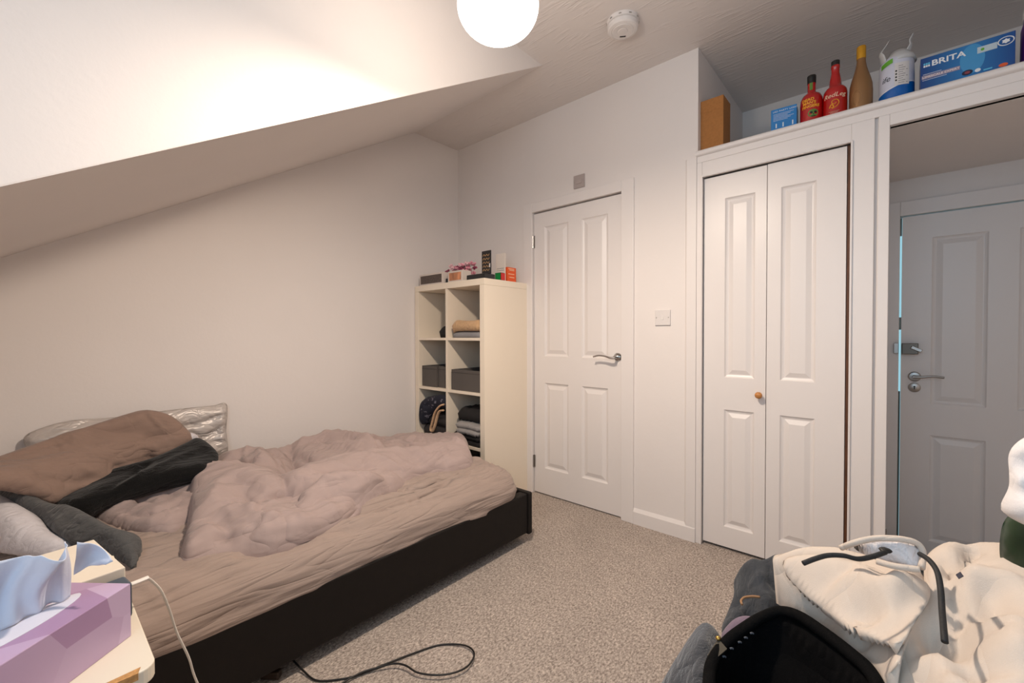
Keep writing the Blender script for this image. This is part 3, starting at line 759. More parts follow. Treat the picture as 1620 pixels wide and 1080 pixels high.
def mattress():
    x0, x1, y0, y1, zb, zt = 0.045, 1.203, -2.60, -0.640, 0.222, 0.392
    def axis(a, b, n, ns, r):
        """parameters along one axis: side climb then top"""
        out = []
        for k in range(ns): out.append((a, k / ns))
        for k in range(n + 1): out.append((a + (b - a) * k / n, 1.0))
        for k in range(ns - 1, -1, -1): out.append((b, k / ns))
        return out
    AX = axis(x0, x1, 96, 14, .05); AY = axis(y0, y1, 160, 14, .05)
    X = np.array([a[0] for a in AX]); FX = np.array([a[1] for a in AX])
    Y = np.array([a[0] for a in AY]); FY = np.array([a[1] for a in AY])
    gx, gy = np.meshgrid(X, Y, indexing='ij'); fx, fy = np.meshgrid(FX, FY, indexing='ij')
    fz = np.minimum(fx, fy)
    # rounded top edge: near the border the top sinks
    ex = np.minimum(gx - x0, x1 - gx); ey = np.minimum(gy - y0, y1 - gy)
    # rounded plan corners
    r = 0.10
    dx = np.clip(r - ex, 0, r); dy = np.clip(r - ey, 0, r)
    dd = np.hypot(dx, dy); over = dd > r
    sc = np.where(over, r / np.maximum(dd, 1e-9), 1)
    sx = np.where(gx < (x0 + x1) / 2, 1, -1); sy = np.where(gy < (y0 + y1) / 2, 1, -1)
    gx2 = gx + sx * (dx - dx * sc); gy2 = gy + sy * (dy - dy * sc)
    ed = np.maximum(r - np.minimum(dd, r), 0)          # distance in from the border
    ed = np.where((dx == 0) & (dy == 0), r, ed)
    crown = 0.030 * (1 - ((gx - .62) / .60) ** 2).clip(0, 1) ** .8
    soft = 0.040 * (1 - np.clip(ed / .085, 0, 1)) ** 2.2
    z = zb + (zt - zb) * fz + np.where(fz >= 1, crown - soft, -0.040 * fz ** 3)
    # bulge and gathers of the fitted sheet on the sides
    bul = 0.014 * np.sin(np.pi * np.clip(fz, 0, 1)) 
    onx = (fx < 1); ony = (fy < 1) & ~onx
    g = wrinkle(gy, z, (.024, 1.6, 26, 5, 3, 1.3)) + wrinkle(gy, z, (.016, 2.6, 44, -6, 8, 1.2))
    g2 = wrinkle(gx, z, (.010, 2.5, 38, 3, 13, 1.6))
    gx2 = gx2 - np.where(onx, sx * (bul + g * np.sin(np.pi * np.clip(fz * .9 + .1, 0, 1))), 0)
    gy2 = gy2 - np.where(ony, sy * (bul + g2), 0)
    top = (fz >= 1)
    n1 = wrinkle(gx, gy, (.016, 3.0, 9.0, 62, 21, 1.6)) + wrinkle(gx, gy, (.015, 4, 22, 30, 33, 1.4)) + wrinkle(gx, gy, (.013, 2.5, 34, 80, 41, 1.3))
    z = z + np.where(top, n1 * np.clip(ed / .05, .25, 1), 0)
    # one long tuck along the near edge of the top
    line = np.array([(1.06, -1.62), (1.10, -1.40), (1.105, -1.18), (1.06, -0.98)])
    Vv = np.stack([gx.ravel(), gy.ravel()], -1)
    for amp, wd, ln in ((-.034, .020, line), (.020, .035, line - np.array([.05, 0])), (-.020, .018, np.array([(0.98, -1.5), (1.0, -1.3), (1.12, -1.15)])), (-.020, .018, np.array([(1.12, -1.95), (1.14, -1.7), (1.17, -1.5)]))):
        d_, _, t_, _ = seg_dist(Vv, smooth(ln, 5), False)
        k = np.exp(-(d_ / wd) ** 2) * np.clip(np.minimum(t_, 1 - t_) * 5 + .1, 0, 1)
        z = z + np.where(top, (amp * k).reshape(z.shape), 0)
    nx, ny = gx.shape
    mb = MB()
    v = np.stack([gx2, gy2, z], -1).reshape(-1, 3).tolist()
    f = [(i * ny + j, (i + 1) * ny + j, (i + 1) * ny + j + 1, i * ny + j + 1) for i in range(nx - 1) for j in range(ny - 1)]
    return mb.add(v, f)
ms = link_mesh('mattress', mattress(), MT['sheet'], bed, shade=True)
ms['label'] = 'taupe fitted sheet stretched over the mattress'

# ---- duvet: a flat spread layer with a thick flap folded over it
DU = MB()
cloth(DU, [(0.590, -0.470, 0.420), (0.464, -0.556, 0.420), (0.325, -0.752, 0.430), (0.264, -0.961, 0.440), (0.211, -1.155, 0.450), (0.173, -1.328, 0.460), (0.180, -1.488, 0.460), (0.185, -1.604, 0.460), (0.132, -1.694, 0.460), (0.185, -1.804, 0.450), (0.172, -1.963, 0.440), (0.180, -2.082, 0.440), (0.227, -2.174, 0.430), (0.257, -2.216, 0.420), (0.444, -2.190, 0.420), (0.637, -2.125, 0.420), (0.742, -2.078, 0.420), (0.783, -2.017, 0.420), (0.739, -1.904, 0.420), (1.067, -1.819, 0.420), (1.148, -1.748, 0.420), (1.117, -1.575, 0.420), (0.994, -1.341, 0.420), (0.901, -1.111, 0.420), (0.907, -0.918, 0.420), (0.833, -0.681, 0.430)],
      res=.0075, puff=.058, w=.085, p=2.2, fade=.02, skirt=.03,
      ridges=[('c', -.034, .014, [(0.357, -1.428, 0.500), (0.545, -1.414, 0.500), (0.619, -1.322, 0.500)]), ('c', -.030, .014, [(0.257, -1.515, 0.500), (0.455, -1.521, 0.500), (0.622, -1.557, 0.500)]), ('c', -.030, .013, [(0.266, -1.290, 0.490), (0.423, -1.258, 0.490), (0.466, -1.117, 0.490)]), ('c', -.028, .013, [(0.366, -1.816, 0.480), (0.285, -1.767, 0.480), (0.113, -1.756, 0.480)]), ('c', -.028, .013, [(0.383, -1.796, 0.490), (0.345, -1.706, 0.490), (0.442, -1.648, 0.490)]),
              ('g', .030, .03, [(0.212, -1.370, 0.500), (0.276, -1.223, 0.500), (0.464, -1.134, 0.500), (0.683, -1.114, 0.500)]), ('c', -.030, .014, [(0.413, -0.987, 0.470), (0.625, -0.915, 0.470), (0.842, -0.865, 0.470)]), ('c', -.024, .012, [(0.359, -2.092, 0.450), (0.519, -2.037, 0.450), (0.562, -1.967, 0.450)]), ('c', -.024, .012, [(0.299, -2.004, 0.450), (0.442, -1.965, 0.450), (0.459, -1.913, 0.450)]),
              ('g', .040, .055, [(0.128, -1.562, 0.500), (0.088, -1.423, 0.500), (0.072, -1.241, 0.500), (0.385, -1.129, 0.500), (0.719, -1.099, 0.500)]),
              ('g', -.045, .05, [(0.274, -1.453, 0.470), (0.500, -1.486, 0.470), (0.675, -1.507, 0.470)]),
              ('g', -.030, .05, [(0.432, -1.504, 0.470), (0.655, -1.403, 0.470), (0.684, -1.187, 0.470), (0.748, -1.042, 0.470)]),
              ('g', .025, .05, [(0.332, -1.386, 0.500), (0.435, -1.229, 0.500), (0.655, -1.170, 0.500), (0.875, -1.129, 0.500)]),
              ('c', -0.037, 0.019, [(0.164, -1.385, 0.470), (0.398, -1.464, 0.470), (0.626, -1.503, 0.470), (0.724, -1.533, 0.470)]),
              ('c', -0.031, 0.019, [(0.203, -1.795, 0.470), (0.046, -1.740, 0.470), (0.052, -1.821, 0.470)]),
              ('c', -0.025, 0.019, [(0.245, -1.054, 0.470), (0.409, -1.065, 0.470), (0.647, -1.129, 0.470), (0.748, -1.073, 0.470)]),
              ('c', -0.025, 0.019, [(0.231, -1.536, 0.470), (0.472, -1.562, 0.470), (0.649, -1.587, 0.470)]),
              ('g', .030, .06, [(0.277, -1.769, 0.500), (0.273, -1.636, 0.500), (0.480, -1.593, 0.500)]),
              ('g', -.035, .045, [(0.430, -2.082, 0.440), (0.458, -1.988, 0.440), (0.520, -1.917, 0.440)]),
              ('g', .028, .045, [(0.423, -2.154, 0.460), (0.363, -2.014, 0.460), (0.410, -1.895, 0.460)]),
              ('c', -0.034, 0.024, [(0.512, -2.127, 0.440), (0.651, -2.057, 0.440), (0.626, -1.959, 0.440)]),
              ('c', -0.024, 0.019, [(0.147, -0.871, 0.440), (0.477, -0.856, 0.440), (0.687, -0.785, 0.440)]),
              ],
      noise=[(.026, 2.2, 6.5, 55, 71, 1.6), (.018, 3.5, 13, 20, 73, 1.6), (.014, 3.5, 14, 110, 75, 1.6), (.009, 5, 30, 40, 77, 1.3), (.008, 5, 36, 130, 78, 1.3)])
cloth(DU, [(1.030, -2.048, 0.405), (1.065, -1.981, 0.400), (1.102, -1.903, 0.400), (1.140, -1.794, 0.400), (1.122, -1.623, 0.400), (1.069, -1.452, 0.400), (1.006, -1.266, 0.405), (0.942, -1.096, 0.410), (0.983, -0.948, 0.410), (1.002, -0.822, 0.410), (0.956, -0.743, 0.420), (0.880, -0.709, 0.430), (0.755, -0.690, 0.440), (0.816, -0.887, 0.470), (0.778, -1.062, 0.480), (0.730, -1.249, 0.480), (0.686, -1.418, 0.480), (0.724, -1.550, 0.480), (0.740, -1.622, 0.480), (0.617, -1.654, 0.480), (0.491, -1.707, 0.480), (0.388, -1.797, 0.480), (0.414, -1.884, 0.480), (0.546, -1.929, 0.450), (0.806, -1.986, 0.425)],
      res=.0072, puff=.078, w=.095, p=2.2, fade=.02, skirt=.05,
      ridges=[('c', -.030, .014, [(0.965, -1.719, 0.500), (1.007, -1.777, 0.500), (0.992, -1.833, 0.500)]), ('c', -.028, .014, [(1.012, -1.710, 0.500), (1.126, -1.717, 0.500), (1.170, -1.692, 0.500)]), ('c', -.026, .013, [(0.796, -1.815, 0.500), (0.903, -1.805, 0.500), (0.925, -1.770, 0.500)]),
              ('c', -.024, .012, [(1.071, -1.982, 0.480), (1.040, -1.940, 0.480), (1.042, -1.902, 0.480)]), ('c', -.026, .012, [(1.228, -1.759, 0.470), (1.181, -1.686, 0.470), (1.121, -1.624, 0.470)]), ('c', -.024, .012, [(1.215, -1.669, 0.470), (1.148, -1.570, 0.470), (1.069, -1.498, 0.470)]), ('c', -.026, .012, [(0.889, -1.567, 0.500), (0.877, -1.452, 0.500), (0.918, -1.325, 0.500)]), ('c', -.024, .012, [(0.980, -1.331, 0.520), (1.033, -1.237, 0.520), (1.095, -1.108, 0.520)]),
              ('g', .020, .025, [(0.938, -1.837, 0.500), (1.061, -1.816, 0.500), (1.076, -1.760, 0.500)]), ('g', .018, .022, [(1.172, -1.958, 0.480), (1.117, -1.873, 0.480), (1.103, -1.811, 0.480)]), ('g', -.022, .03, [(0.887, -1.957, 0.490), (0.966, -1.921, 0.490), (1.106, -1.923, 0.490)]),
              ('g', .052, .05, [(1.009, -1.690, 0.550), (0.987, -1.494, 0.550), (1.065, -1.291, 0.550), (1.135, -1.104, 0.550), (1.232, -1.046, 0.550)]),
              ('g', -.058, .026, [(1.048, -1.650, 0.520), (1.082, -1.504, 0.520), (1.137, -1.369, 0.520), (1.193, -1.247, 0.520)]),
              ('g', .020, .05, [(1.211, -1.849, 0.500), (1.160, -1.643, 0.500), (1.107, -1.437, 0.500), (1.112, -1.291, 0.500)]),
              ('g', -.065, .04, [(0.878, -1.709, 0.500), (0.947, -1.701, 0.500), (0.948, -1.666, 0.500)]),
              ('c', -0.044, 0.021, [(0.900, -1.783, 0.500), (0.934, -1.729, 0.500), (0.947, -1.701, 0.500), (0.905, -1.612, 0.500)]),
              ('c', -0.034, 0.019, [(0.949, -1.699, 0.500), (0.818, -1.668, 0.500), (0.705, -1.666, 0.500)]),
              ('c', -0.027, 0.019, [(0.966, -1.701, 0.500), (1.066, -1.725, 0.500), (1.129, -1.756, 0.500)]),
              ('c', -0.031, 0.019, [(0.935, -1.703, 0.500), (0.935, -1.642, 0.500), (0.983, -1.609, 0.500)]),
              ('c', -0.024, 0.016, [(0.723, -1.879, 0.500), (0.736, -1.815, 0.500), (0.813, -1.766, 0.500)]),
              ('c', -0.027, 0.019, [(1.193, -1.980, 0.480), (1.104, -1.896, 0.480), (1.051, -1.817, 0.480)]),
              ('c', -0.024, 0.016, [(1.235, -1.892, 0.480), (1.212, -1.831, 0.480), (1.184, -1.778, 0.480)]),
              ('g', .022, .04, [(0.835, -1.926, 0.500), (0.681, -1.826, 0.500), (0.740, -1.708, 0.500)]),
              ('c', -0.024, 0.016, [(1.269, -1.606, 0.460), (1.189, -1.486, 0.460), (1.077, -1.373, 0.460)]),
              ('c', -0.027, 0.016, [(1.083, -1.359, 0.500), (1.119, -1.296, 0.500), (1.161, -1.249, 0.500)]),
              ('c', -0.027, 0.018, [(0.928, -0.934, 0.500), (1.037, -0.960, 0.500), (1.116, -0.948, 0.500)]),
              ('c', -0.020, 0.016, [(0.886, -1.399, 0.500), (0.906, -1.286, 0.500), (0.998, -1.144, 0.500)]),
              ],
      noise=[(.026, 2.4, 6.0, 75, 81, 1.6), (.016, 3, 13, 85, 83, 1.6), (.014, 3.5, 15, 45, 85, 1.6), (.009, 5, 30, 80, 87, 1.3), (.008, 5, 36, 20, 88, 1.3)])
tag(link_mesh('duvet', DU, MT['duvet'], shade=True), 'crumpled mauve-grey duvet heaped across the bed', 'duvet')

# ---- pillows and throw at the head
PB = MB()
cloth(PB, [(0.050, -1.666, 0.474), (0.040, -1.659, 0.611), (0.030, -1.652, 0.749), (0.035, -1.707, 0.747), (0.035, -1.814, 0.748), (0.035, -1.961, 0.746), (0.035, -2.093, 0.741), (0.035, -2.214, 0.748), (0.035, -2.288, 0.738), (0.035, -2.362, 0.704), (0.050, -2.355, 0.654), (0.080, -2.327, 0.525), (0.100, -2.104, 0.444), (0.070, -1.825, 0.440)],
      N=(1, -.1, .15), res=.008, puff=.030, w=.08, back=.004, p=2.0, fade=.02,
      ridges=[('c', -.02, .012, [(.05, -1.67, .70), (.06, -1.78, .67), (.07, -1.9, .66)]), ('c', -.015, .01, [(.05, -1.66, .66), (.06, -1.74, .60), (.07, -1.85, .58)]),
              ('g', .02, .03, [(.05, -1.665, .52), (.05, -1.665, .62), (.05, -1.67, .73)])],
      noise=[(.008, 4, 12, 15, 91, 1.4), (.004, 8, 30, 80, 93, 1.3)])
tag(link_mesh('satin_cushion', PB, MT['satin'], shade=True), 'creased silver satin pillow propped against the wall', 'pillow')
BT = MB()
cloth(BT, [(0.378, -1.779, 0.560), (0.489, -1.853, 0.540), (0.497, -2.013, 0.530), (0.518, -2.153, 0.520), (0.532, -2.220, 0.500), (0.517, -2.266, 0.490), (0.389, -2.316, 0.500), (0.333, -2.266, 0.530), (0.303, -2.150, 0.565), (0.311, -2.002, 0.590), (0.220, -1.877, 0.610), (0.171, -1.814, 0.620), (0.280, -1.789, 0.600)],
      N=(.6, -.2, .8), res=.008, puff=.022, w=.04, back=.10, p=2.0,
      ridges=[('c', -.02, .014, [(0.079, -1.800, 0.540), (0.347, -2.031, 0.540), (0.596, -2.231, 0.540)]), ('g', .014, .02, [(0.248, -1.800, 0.540), (0.440, -2.044, 0.540), (0.612, -2.217, 0.540)])],
      noise=[(.012, 5, 18, 20, 101, 1.5)])
tag(link_mesh('throw_blanket', BT, MT['blackthrow'], shade=True), 'black fleece blanket stuffed under the brown pillow', 'blanket')
BP = MB()
cloth(BP, [(0.360, -2.470, 0.678), (0.300, -2.417, 0.685), (0.260, -2.350, 0.701), (0.200, -2.274, 0.713), (0.170, -2.182, 0.734), (0.150, -2.066, 0.765), (0.145, -1.999, 0.775), (0.150, -1.933, 0.753), (0.170, -1.888, 0.716), (0.180, -1.850, 0.661), (0.190, -1.837, 0.633), (0.200, -1.847, 0.598), (0.230, -1.926, 0.547), (0.260, -1.995, 0.540), (0.300, -2.072, 0.553), (0.360, -2.148, 0.549), (0.420, -2.242, 0.540), (0.460, -2.296, 0.522), (0.470, -2.350, 0.566), (0.500, -2.413, 0.613), (0.520, -2.463, 0.639)],
      N=(.8, -.15, .6), res=.008, puff=.048, w=.08, back=.07, p=2.0, fade=.02,
      ridges=[('c', -.040, .014, [(0.330, -2.125, 0.549), (0.330, -2.102, 0.580), (0.330, -2.063, 0.602)]), ('c', -.036, .014, [(0.280, -2.037, 0.544), (0.280, -2.008, 0.580), (0.280, -1.999, 0.627)]), ('c', -.03, .014, [(0.380, -2.218, 0.535), (0.380, -2.184, 0.565), (0.380, -2.137, 0.588)]), ('g', .02, .02, [(0.300, -2.094, 0.553), (0.300, -2.054, 0.578), (0.300, -2.019, 0.597)]), ('g', -.02, .03, [(0.250, -2.226, 0.700), (0.250, -2.096, 0.716), (0.250, -1.951, 0.663)]), ('c', -.02, .014, [(0.420, -2.285, 0.522), (0.420, -2.237, 0.559), (0.420, -2.186, 0.594)]), ('c', -0.037, 0.019, [(0.300, -2.141, 0.547), (0.300, -2.084, 0.577), (0.300, -2.023, 0.598)]), ('c', -0.037, 0.019, [(0.270, -2.070, 0.555), (0.270, -2.030, 0.577), (0.270, -1.998, 0.614)]), ('c', -0.034, 0.019, [(0.250, -1.996, 0.547), (0.250, -1.948, 0.567), (0.250, -1.918, 0.586)]),
              ('c', -0.020, 0.019, [(0.300, -2.404, 0.639), (0.300, -2.327, 0.680), (0.300, -2.245, 0.724)]), ('g', -.014, .02, [(0.300, -2.374, 0.609), (0.300, -2.263, 0.667), (0.300, -2.139, 0.705)]), ('c', -0.024, 0.019, [(0.400, -2.330, 0.575), (0.400, -2.252, 0.566), (0.400, -2.168, 0.575)])],
      noise=[(.016, 3, 10, 25, 111, 1.6), (.012, 4, 22, 30, 113, 1.5), (.006, 8, 40, 35, 115, 1.3)])
bpo = thing('pillow', 'plump brown pillow leaning on the silver satin one', 'pillow', (.25, -2.1, .5))
link_mesh('pillowcase', BP, MT['brownpillow'], bpo, shade=True)
PI = MB()
cloth(PI, [(0.170, -1.836, 0.648), (0.160, -1.811, 0.630), (0.165, -1.803, 0.605), (0.180, -1.826, 0.590), (0.200, -1.855, 0.585), (0.190, -1.857, 0.637)], N=(.8, .2, .6), res=.006, puff=.012, w=.02, back=.012)
link_mesh('inner_pillow', PI, MT['whitecotton'], bpo, shade=True)
GP = MB()
gpo = thing('pillow', 'pillow half out of its slate-grey pillowcase, showing white, at the near side of the bed', 'pillow', (.9, -2.3, .42))
cloth(GP, [(0.038, -2.518, 0.560), (0.242, -2.421, 0.560), (0.378, -2.360, 0.560), (0.537, -2.309, 0.550), (0.634, -2.243, 0.530), (0.809, -2.176, 0.500), (0.847, -2.133, 0.480), (0.887, -2.115, 0.460), (0.934, -2.132, 0.440), (0.990, -2.148, 0.420), (0.912, -2.171, 0.430), (0.832, -2.219, 0.455), (0.787, -2.268, 0.480), (0.689, -2.305, 0.500), (0.564, -2.333, 0.520), (0.473, -2.374, 0.540), (0.334, -2.418, 0.550), (0.133, -2.512, 0.550)],
      res=.009, puff=.030, w=.04, back=.05, N=(.3, -.2, .9), p=2.0, fade=.012,
      ridges=[('c', -.014, .010, [(0.280, -2.361, 0.520), (0.744, -2.269, 0.520), (0.975, -2.203, 0.520)]), ('g', .016, .02, [(0.406, -2.301, 0.500), (0.773, -2.214, 0.500), (1.004, -2.159, 0.500)]), ('c', -.016, .01, [(0.762, -2.214, 0.450), (0.878, -2.167, 0.450), (0.881, -2.131, 0.450)]), ('c', -.016, .009, [(0.869, -2.194, 0.450), (0.953, -2.161, 0.450), (0.954, -2.141, 0.450)])],
      noise=[(.014, 5, 18, -30, 121, 1.5), (.009, 7, 38, -40, 123, 1.3)])
link_mesh('pillowcase', GP, MT['greypillow'], gpo, shade=True)
WP = MB()
cloth(WP, [(-0.073, -2.556, 0.520), (0.202, -2.422, 0.530), (0.393, -2.375, 0.530), (0.561, -2.335, 0.520), (0.672, -2.302, 0.490), (0.754, -2.262, 0.465), (0.781, -2.285, 0.455), (0.753, -2.336, 0.450), (0.673, -2.386, 0.450), (0.524, -2.466, 0.450), (0.322, -2.553, 0.450)],
      res=.010, puff=.055, w=.10, back=.02, N=(.3, -.2, .9), p=2.0, fade=.015,
      ridges=[('c', -.010, .008, [(0.654, -2.347, 0.520), (0.736, -2.322, 0.520), (0.807, -2.298, 0.520)]), ('c', -.010, .008, [(0.605, -2.360, 0.520), (0.714, -2.341, 0.520), (0.797, -2.333, 0.520)]), ('c', -.01, .008, [(0.485, -2.381, 0.520), (0.633, -2.365, 0.520), (0.736, -2.360, 0.520)])],
      noise=[(.008, 6, 20, 60, 131, 1.6)])
link_mesh('inner_pillow', WP, MT['whitecotton'], gpo, shade=True)

# ================================================================== cube shelving unit
KX0, KX1, KY, KH = 0.006, 0.735, -0.435, 1.467
LAM = MT['laminate']
ku = thing('shelving_unit', 'tall cream-white cube shelving unit in the corner', 'shelving', ((KX0 + KX1) / 2, KY / 2, 0))
box_obj('side_panel', (KX0, KX0 + .042, KY, -.004, 0, KH - .042), LAM, ku, .0015)
box_obj('side_panel', (KX1 - .042, KX1, KY, -.004, 0, KH - .042), LAM, ku, .0015)
box_obj('top_panel', (KX0, KX1, KY, -.004, KH - .0415, KH), LAM, ku, .0015)
box_obj('base_panel', (KX0 + .042, KX1 - .042, KY, -.004, 0, .042), LAM, ku, .0015)
KM0, KM1 = .3535, .3735
box_obj('divider', (KM0, KM1, KY + .002, -.004, .042, KH - .042), LAM, ku, .001)
LEV = [1.088, .732, .376]
for z in LEV:
    box_obj('shelf', (KX0 + .042, KM0 - .0005, KY + .002, -.004, z - .018, z), LAM, ku, .001)
    box_obj('shelf', (KM1 + .0005, KX1 - .042, KY + .002, -.004, z - .018, z), LAM, ku, .001)

def blob(name, label, cat, parts, group=None):
    t = thing(name, label, cat, parts[0][2]) if False else None

def fold(name, label, cat, x0, x1, y0, y1, z0, z1, m, seed=1, layers=1, group=None, tilt=0.0):
    """folded or bundled cloth lying on a shelf"""
    mb = MB(); n = layers; h = (z1 - z0) / n
    r = random.Random(seed)
    for k in range(n):
        j = lambda s=.012: r.uniform(-s, s)
        a, b, c, d = x0 + j(), x1 + j(), y0 + j(), y1 + j()
        a = max(a, x0 - .004); b = min(b, x1 + .004)
        zc = z0 + h * (k + .5)
        pts = [(a, c, zc), ((a + b) / 2, c - .008, zc + tilt * h), (b, c, zc), (b + .0, (c + d) / 2, zc), (b, d, zc), ((a + b) / 2, d, zc), (a, d, zc), (a - .0, (c + d) / 2, zc)]
        cloth(mb, pts, res=.012, puff=h * .52, w=max(h * .6, .02), back=h * .49, sub=5, fade=.015, noise=[(h * .22, 7, 22, r.uniform(0, 180), seed + k, 1.6)])
    return tag(link_mesh(name, mb, m, shade=True), label, cat, group)
# top row
fold('folded_clothes', 'small black bundle in the top left cube', 'clothes', .225, .348, -.40, -.25, LEV[0], LEV[0] + .085, plain('black_cloth', (26, 24, 25), .85), 5)
fold('folded_clothes', 'grey folded cloth under the beige one in the top right cube', 'clothes', .395, .684, -.415, -.15, LEV[0], LEV[0] + .042, plain('blue_grey_cloth', (138, 136, 138), .9), 6)
fold('folded_clothes', 'beige bundled jumper on top in the upper right cube', 'clothes', .405, .684, -.415, -.15, LEV[0] + .044, LEV[0] + .115, weave('beige_knit', (196, 160, 122), fold=(40, .5, .01)), 9)
# storage boxes
def sbox(label, x0, x1, y0, y1, z0, z1):
    t = thing('storage_box', label, 'box', ((x0 + x1) / 2, (y0 + y1) / 2, z0), 'charcoal fabric storage boxes')
    w = .005; F = MT['boxfabric']
    box_obj('side', (x0, x1, y0, y0 + w, z0, z1), F, t, .0015); box_obj('side', (x0, x1, y1 - w, y1, z0, z1), F, t, .0015)
    box_obj('side', (x0, x0 + w, y0 + w, y1 - w, z0, z1), F, t, .0015); box_obj('side', (x1 - w, x1, y0 + w, y1 - w, z0, z1), F, t, .0015)
    box_obj('bottom', (x0 + w, x1 - w, y0 + w, y1 - w, z0, z0 + w), F, t, 0)
    box_obj('rim_seam', (x0 - .001, x1 + .001, y0 - .001, y0 + .0002, z1 - .022, z1 - .020), plain('dark_seam', (46, 42, 40), .9), t, 0)
    return t
sbox('square charcoal fabric box at the left of the middle left cube', .056, .222, -.410, -.15, LEV[1], LEV[1] + .150)
sbox('charcoal fabric box beside the divider in the middle left cube', .228, .348, -.395, -.15, LEV[1], LEV[1] + .150)
sbox('long charcoal fabric box in the middle right cube', .392, .686, -.415, -.10, LEV[1], LEV[1] + .140)
fold('folded_clothes', 'dark pink and black cloth poking out of the storage box', 'clothes', .262, .342, -.37, -.24, LEV[1] + .10, LEV[1] + .215, plain('dark_pink_cloth', (88, 28, 42), .85), 12)
# bottom visible row
fold('folded_clothes', 'charcoal folded clothes beneath the navy patterned garment in the lower left cube', 'clothes', .056, .345, -.405, -.12, LEV[2], LEV[2] + .16, plain('charcoal_cloth', (50, 46, 46), .9), 14, 2)
NV = MB()
cloth(NV, [(.052, -.425, .46), (.053, -.43, .56), (.10, -.425, .64), (.19, -.42, .67), (.30, -.42, .69), (.345, -.40, .67), (.345, -.405, .60), (.25, -.425, .585), (.18, -.43, .54), (.11, -.435, .46)], N=(0, -1, .35), res=.01, puff=.03, w=.05, back=.05, noise=[(.018, 8, 22, 40, 17, 1.5)])
def spots():
    m, nt, b = new_mat('navy_spotted_cloth'); b.inputs['Roughness'].default_value = .9
    tc = nt.nodes.new('ShaderNodeTexCoord'); vo = nt.nodes.new('ShaderNodeTexNoise'); vo.inputs['Scale'].default_value = 34
    cr = nt.nodes.new('ShaderNodeValToRGB'); cr.color_ramp.elements[0].position = .58; cr.color_ramp.elements[0].color = srgb(30, 32, 46); cr.color_ramp.elements[1].position = .66; cr.color_ramp.elements[1].color = srgb(120, 116, 128)
    nt.links.new(tc.outputs['Object'], vo.inputs['Vector']); nt.links.new(vo.outputs['Fac'], cr.inputs[0]); nt.links.new(cr.outputs[0], b.inputs['Base Color'])
    return m
tag(link_mesh('garment', NV, spots(), shade=True), 'navy patterned garment heaped in the lower left cube', 'clothes')
ST = MB().tube([(.335, -.436, .625), (.30, -.445, .61), (.255, -.45, .56), (.225, -.45, .49), (.205, -.45, .44), (.225, -.45, .425), (.25, -.448, .47), (.275, -.446, .54), (.30, -.445, .575), (.335, -.44, .585)], .013, 8, squash=.5)
tag(link_mesh('fabric_belt', ST, weave('peach_cloth', (214, 176, 140), fold=(60, .4, .006)), shade=True), 'peach cloth strap looping out of the lower left cube', 'belt')
fold('folded_clothes', 'black folded clothes at the bottom of the lower right cube', 'clothes', .398, .685, -.42, -.12, LEV[2], LEV[2] + .075, plain('black_cloth', (26, 24, 25), .85), 21, 2)
fold('folded_clothes', 'light grey folded trousers in the lower right cube', 'clothes', .445, .685, -.425, -.14, LEV[2] + .077, LEV[2] + .145, weave('pale_grey_cotton', (150, 146, 144), fold=(40, .4, .008)), 22, 2)
fold('folded_clothes', 'black crumpled top heaped above the light grey trousers', 'clothes', .41, .685, -.40, -.14, LEV[2] + .147, LEV[2] + .235, plain('black_cloth', (26, 24, 25), .85), 23)
fold('folded_clothes', 'dark grey clothes in the lowest right cube behind the bed', 'clothes', .398, .685, -.42, -.12, .043, .24, plain('charcoal_cloth', (50, 46, 46), .9), 25, 3)

# things on top of the unit
def photo_box(label, x0, x1, y0, y1, h, m):
    t = thing('photo_frame', label, 'frame', ((x0 + x1) / 2, y0, KH), 'white block frames on the shelving unit')
    box_obj('frame', (x0, x1, y0, y1, KH, KH + h), plain('white_frame', (214, 202, 192), .5), t, .002)
    box_obj('picture', (x0 + .014, x1 - .014, y0 - .0015, y0 + .001, KH + .010, KH + h - .012), m, t, 0)
    return t
photo_box('low white frame with a dark speckled picture at the left of the unit top', .052, .318, -.425, -.37, .080, mat('dark_speckle_picture', (84, 72, 66), .5, noise=(160, .5)))
photo_box('low white frame with an orange striped picture beside the pink flowers', .372, .520, -.425, -.345, .074, mat('orange_stripe_picture', (190, 128, 92), .5, noise=(40, .55, (1, 1, .2))))
tag(link_mesh('candle', MB().lathe([(.012, 0), (.013, .002), (.013, .03), (.011, .031)], (.345, -.405, KH), 16), MT['black'], shade=True, auto=.6), 'tiny black candle holder between the two white frames', 'candle')
fp = thing('flower_pot', 'small pot of pink blossom behind the white frames', 'plant', (.35, -.29, KH))
link_mesh('pot', MB().lathe([(.028, 0), (.036, .06), (.038, .062), (.034, .06)], (.35, -.29, KH), 20), MT['plastic'], fp, shade=True, auto=.6)
r = random.Random(3)
petal_m = [plain('pink_petal', (222, 150, 164), .7), plain('pale_pink_petal', (234, 190, 196), .7), plain('deep_pink_petal', (150, 66, 92), .7)]
stem_m = plain('dark_twig', (60, 46, 40), .8)
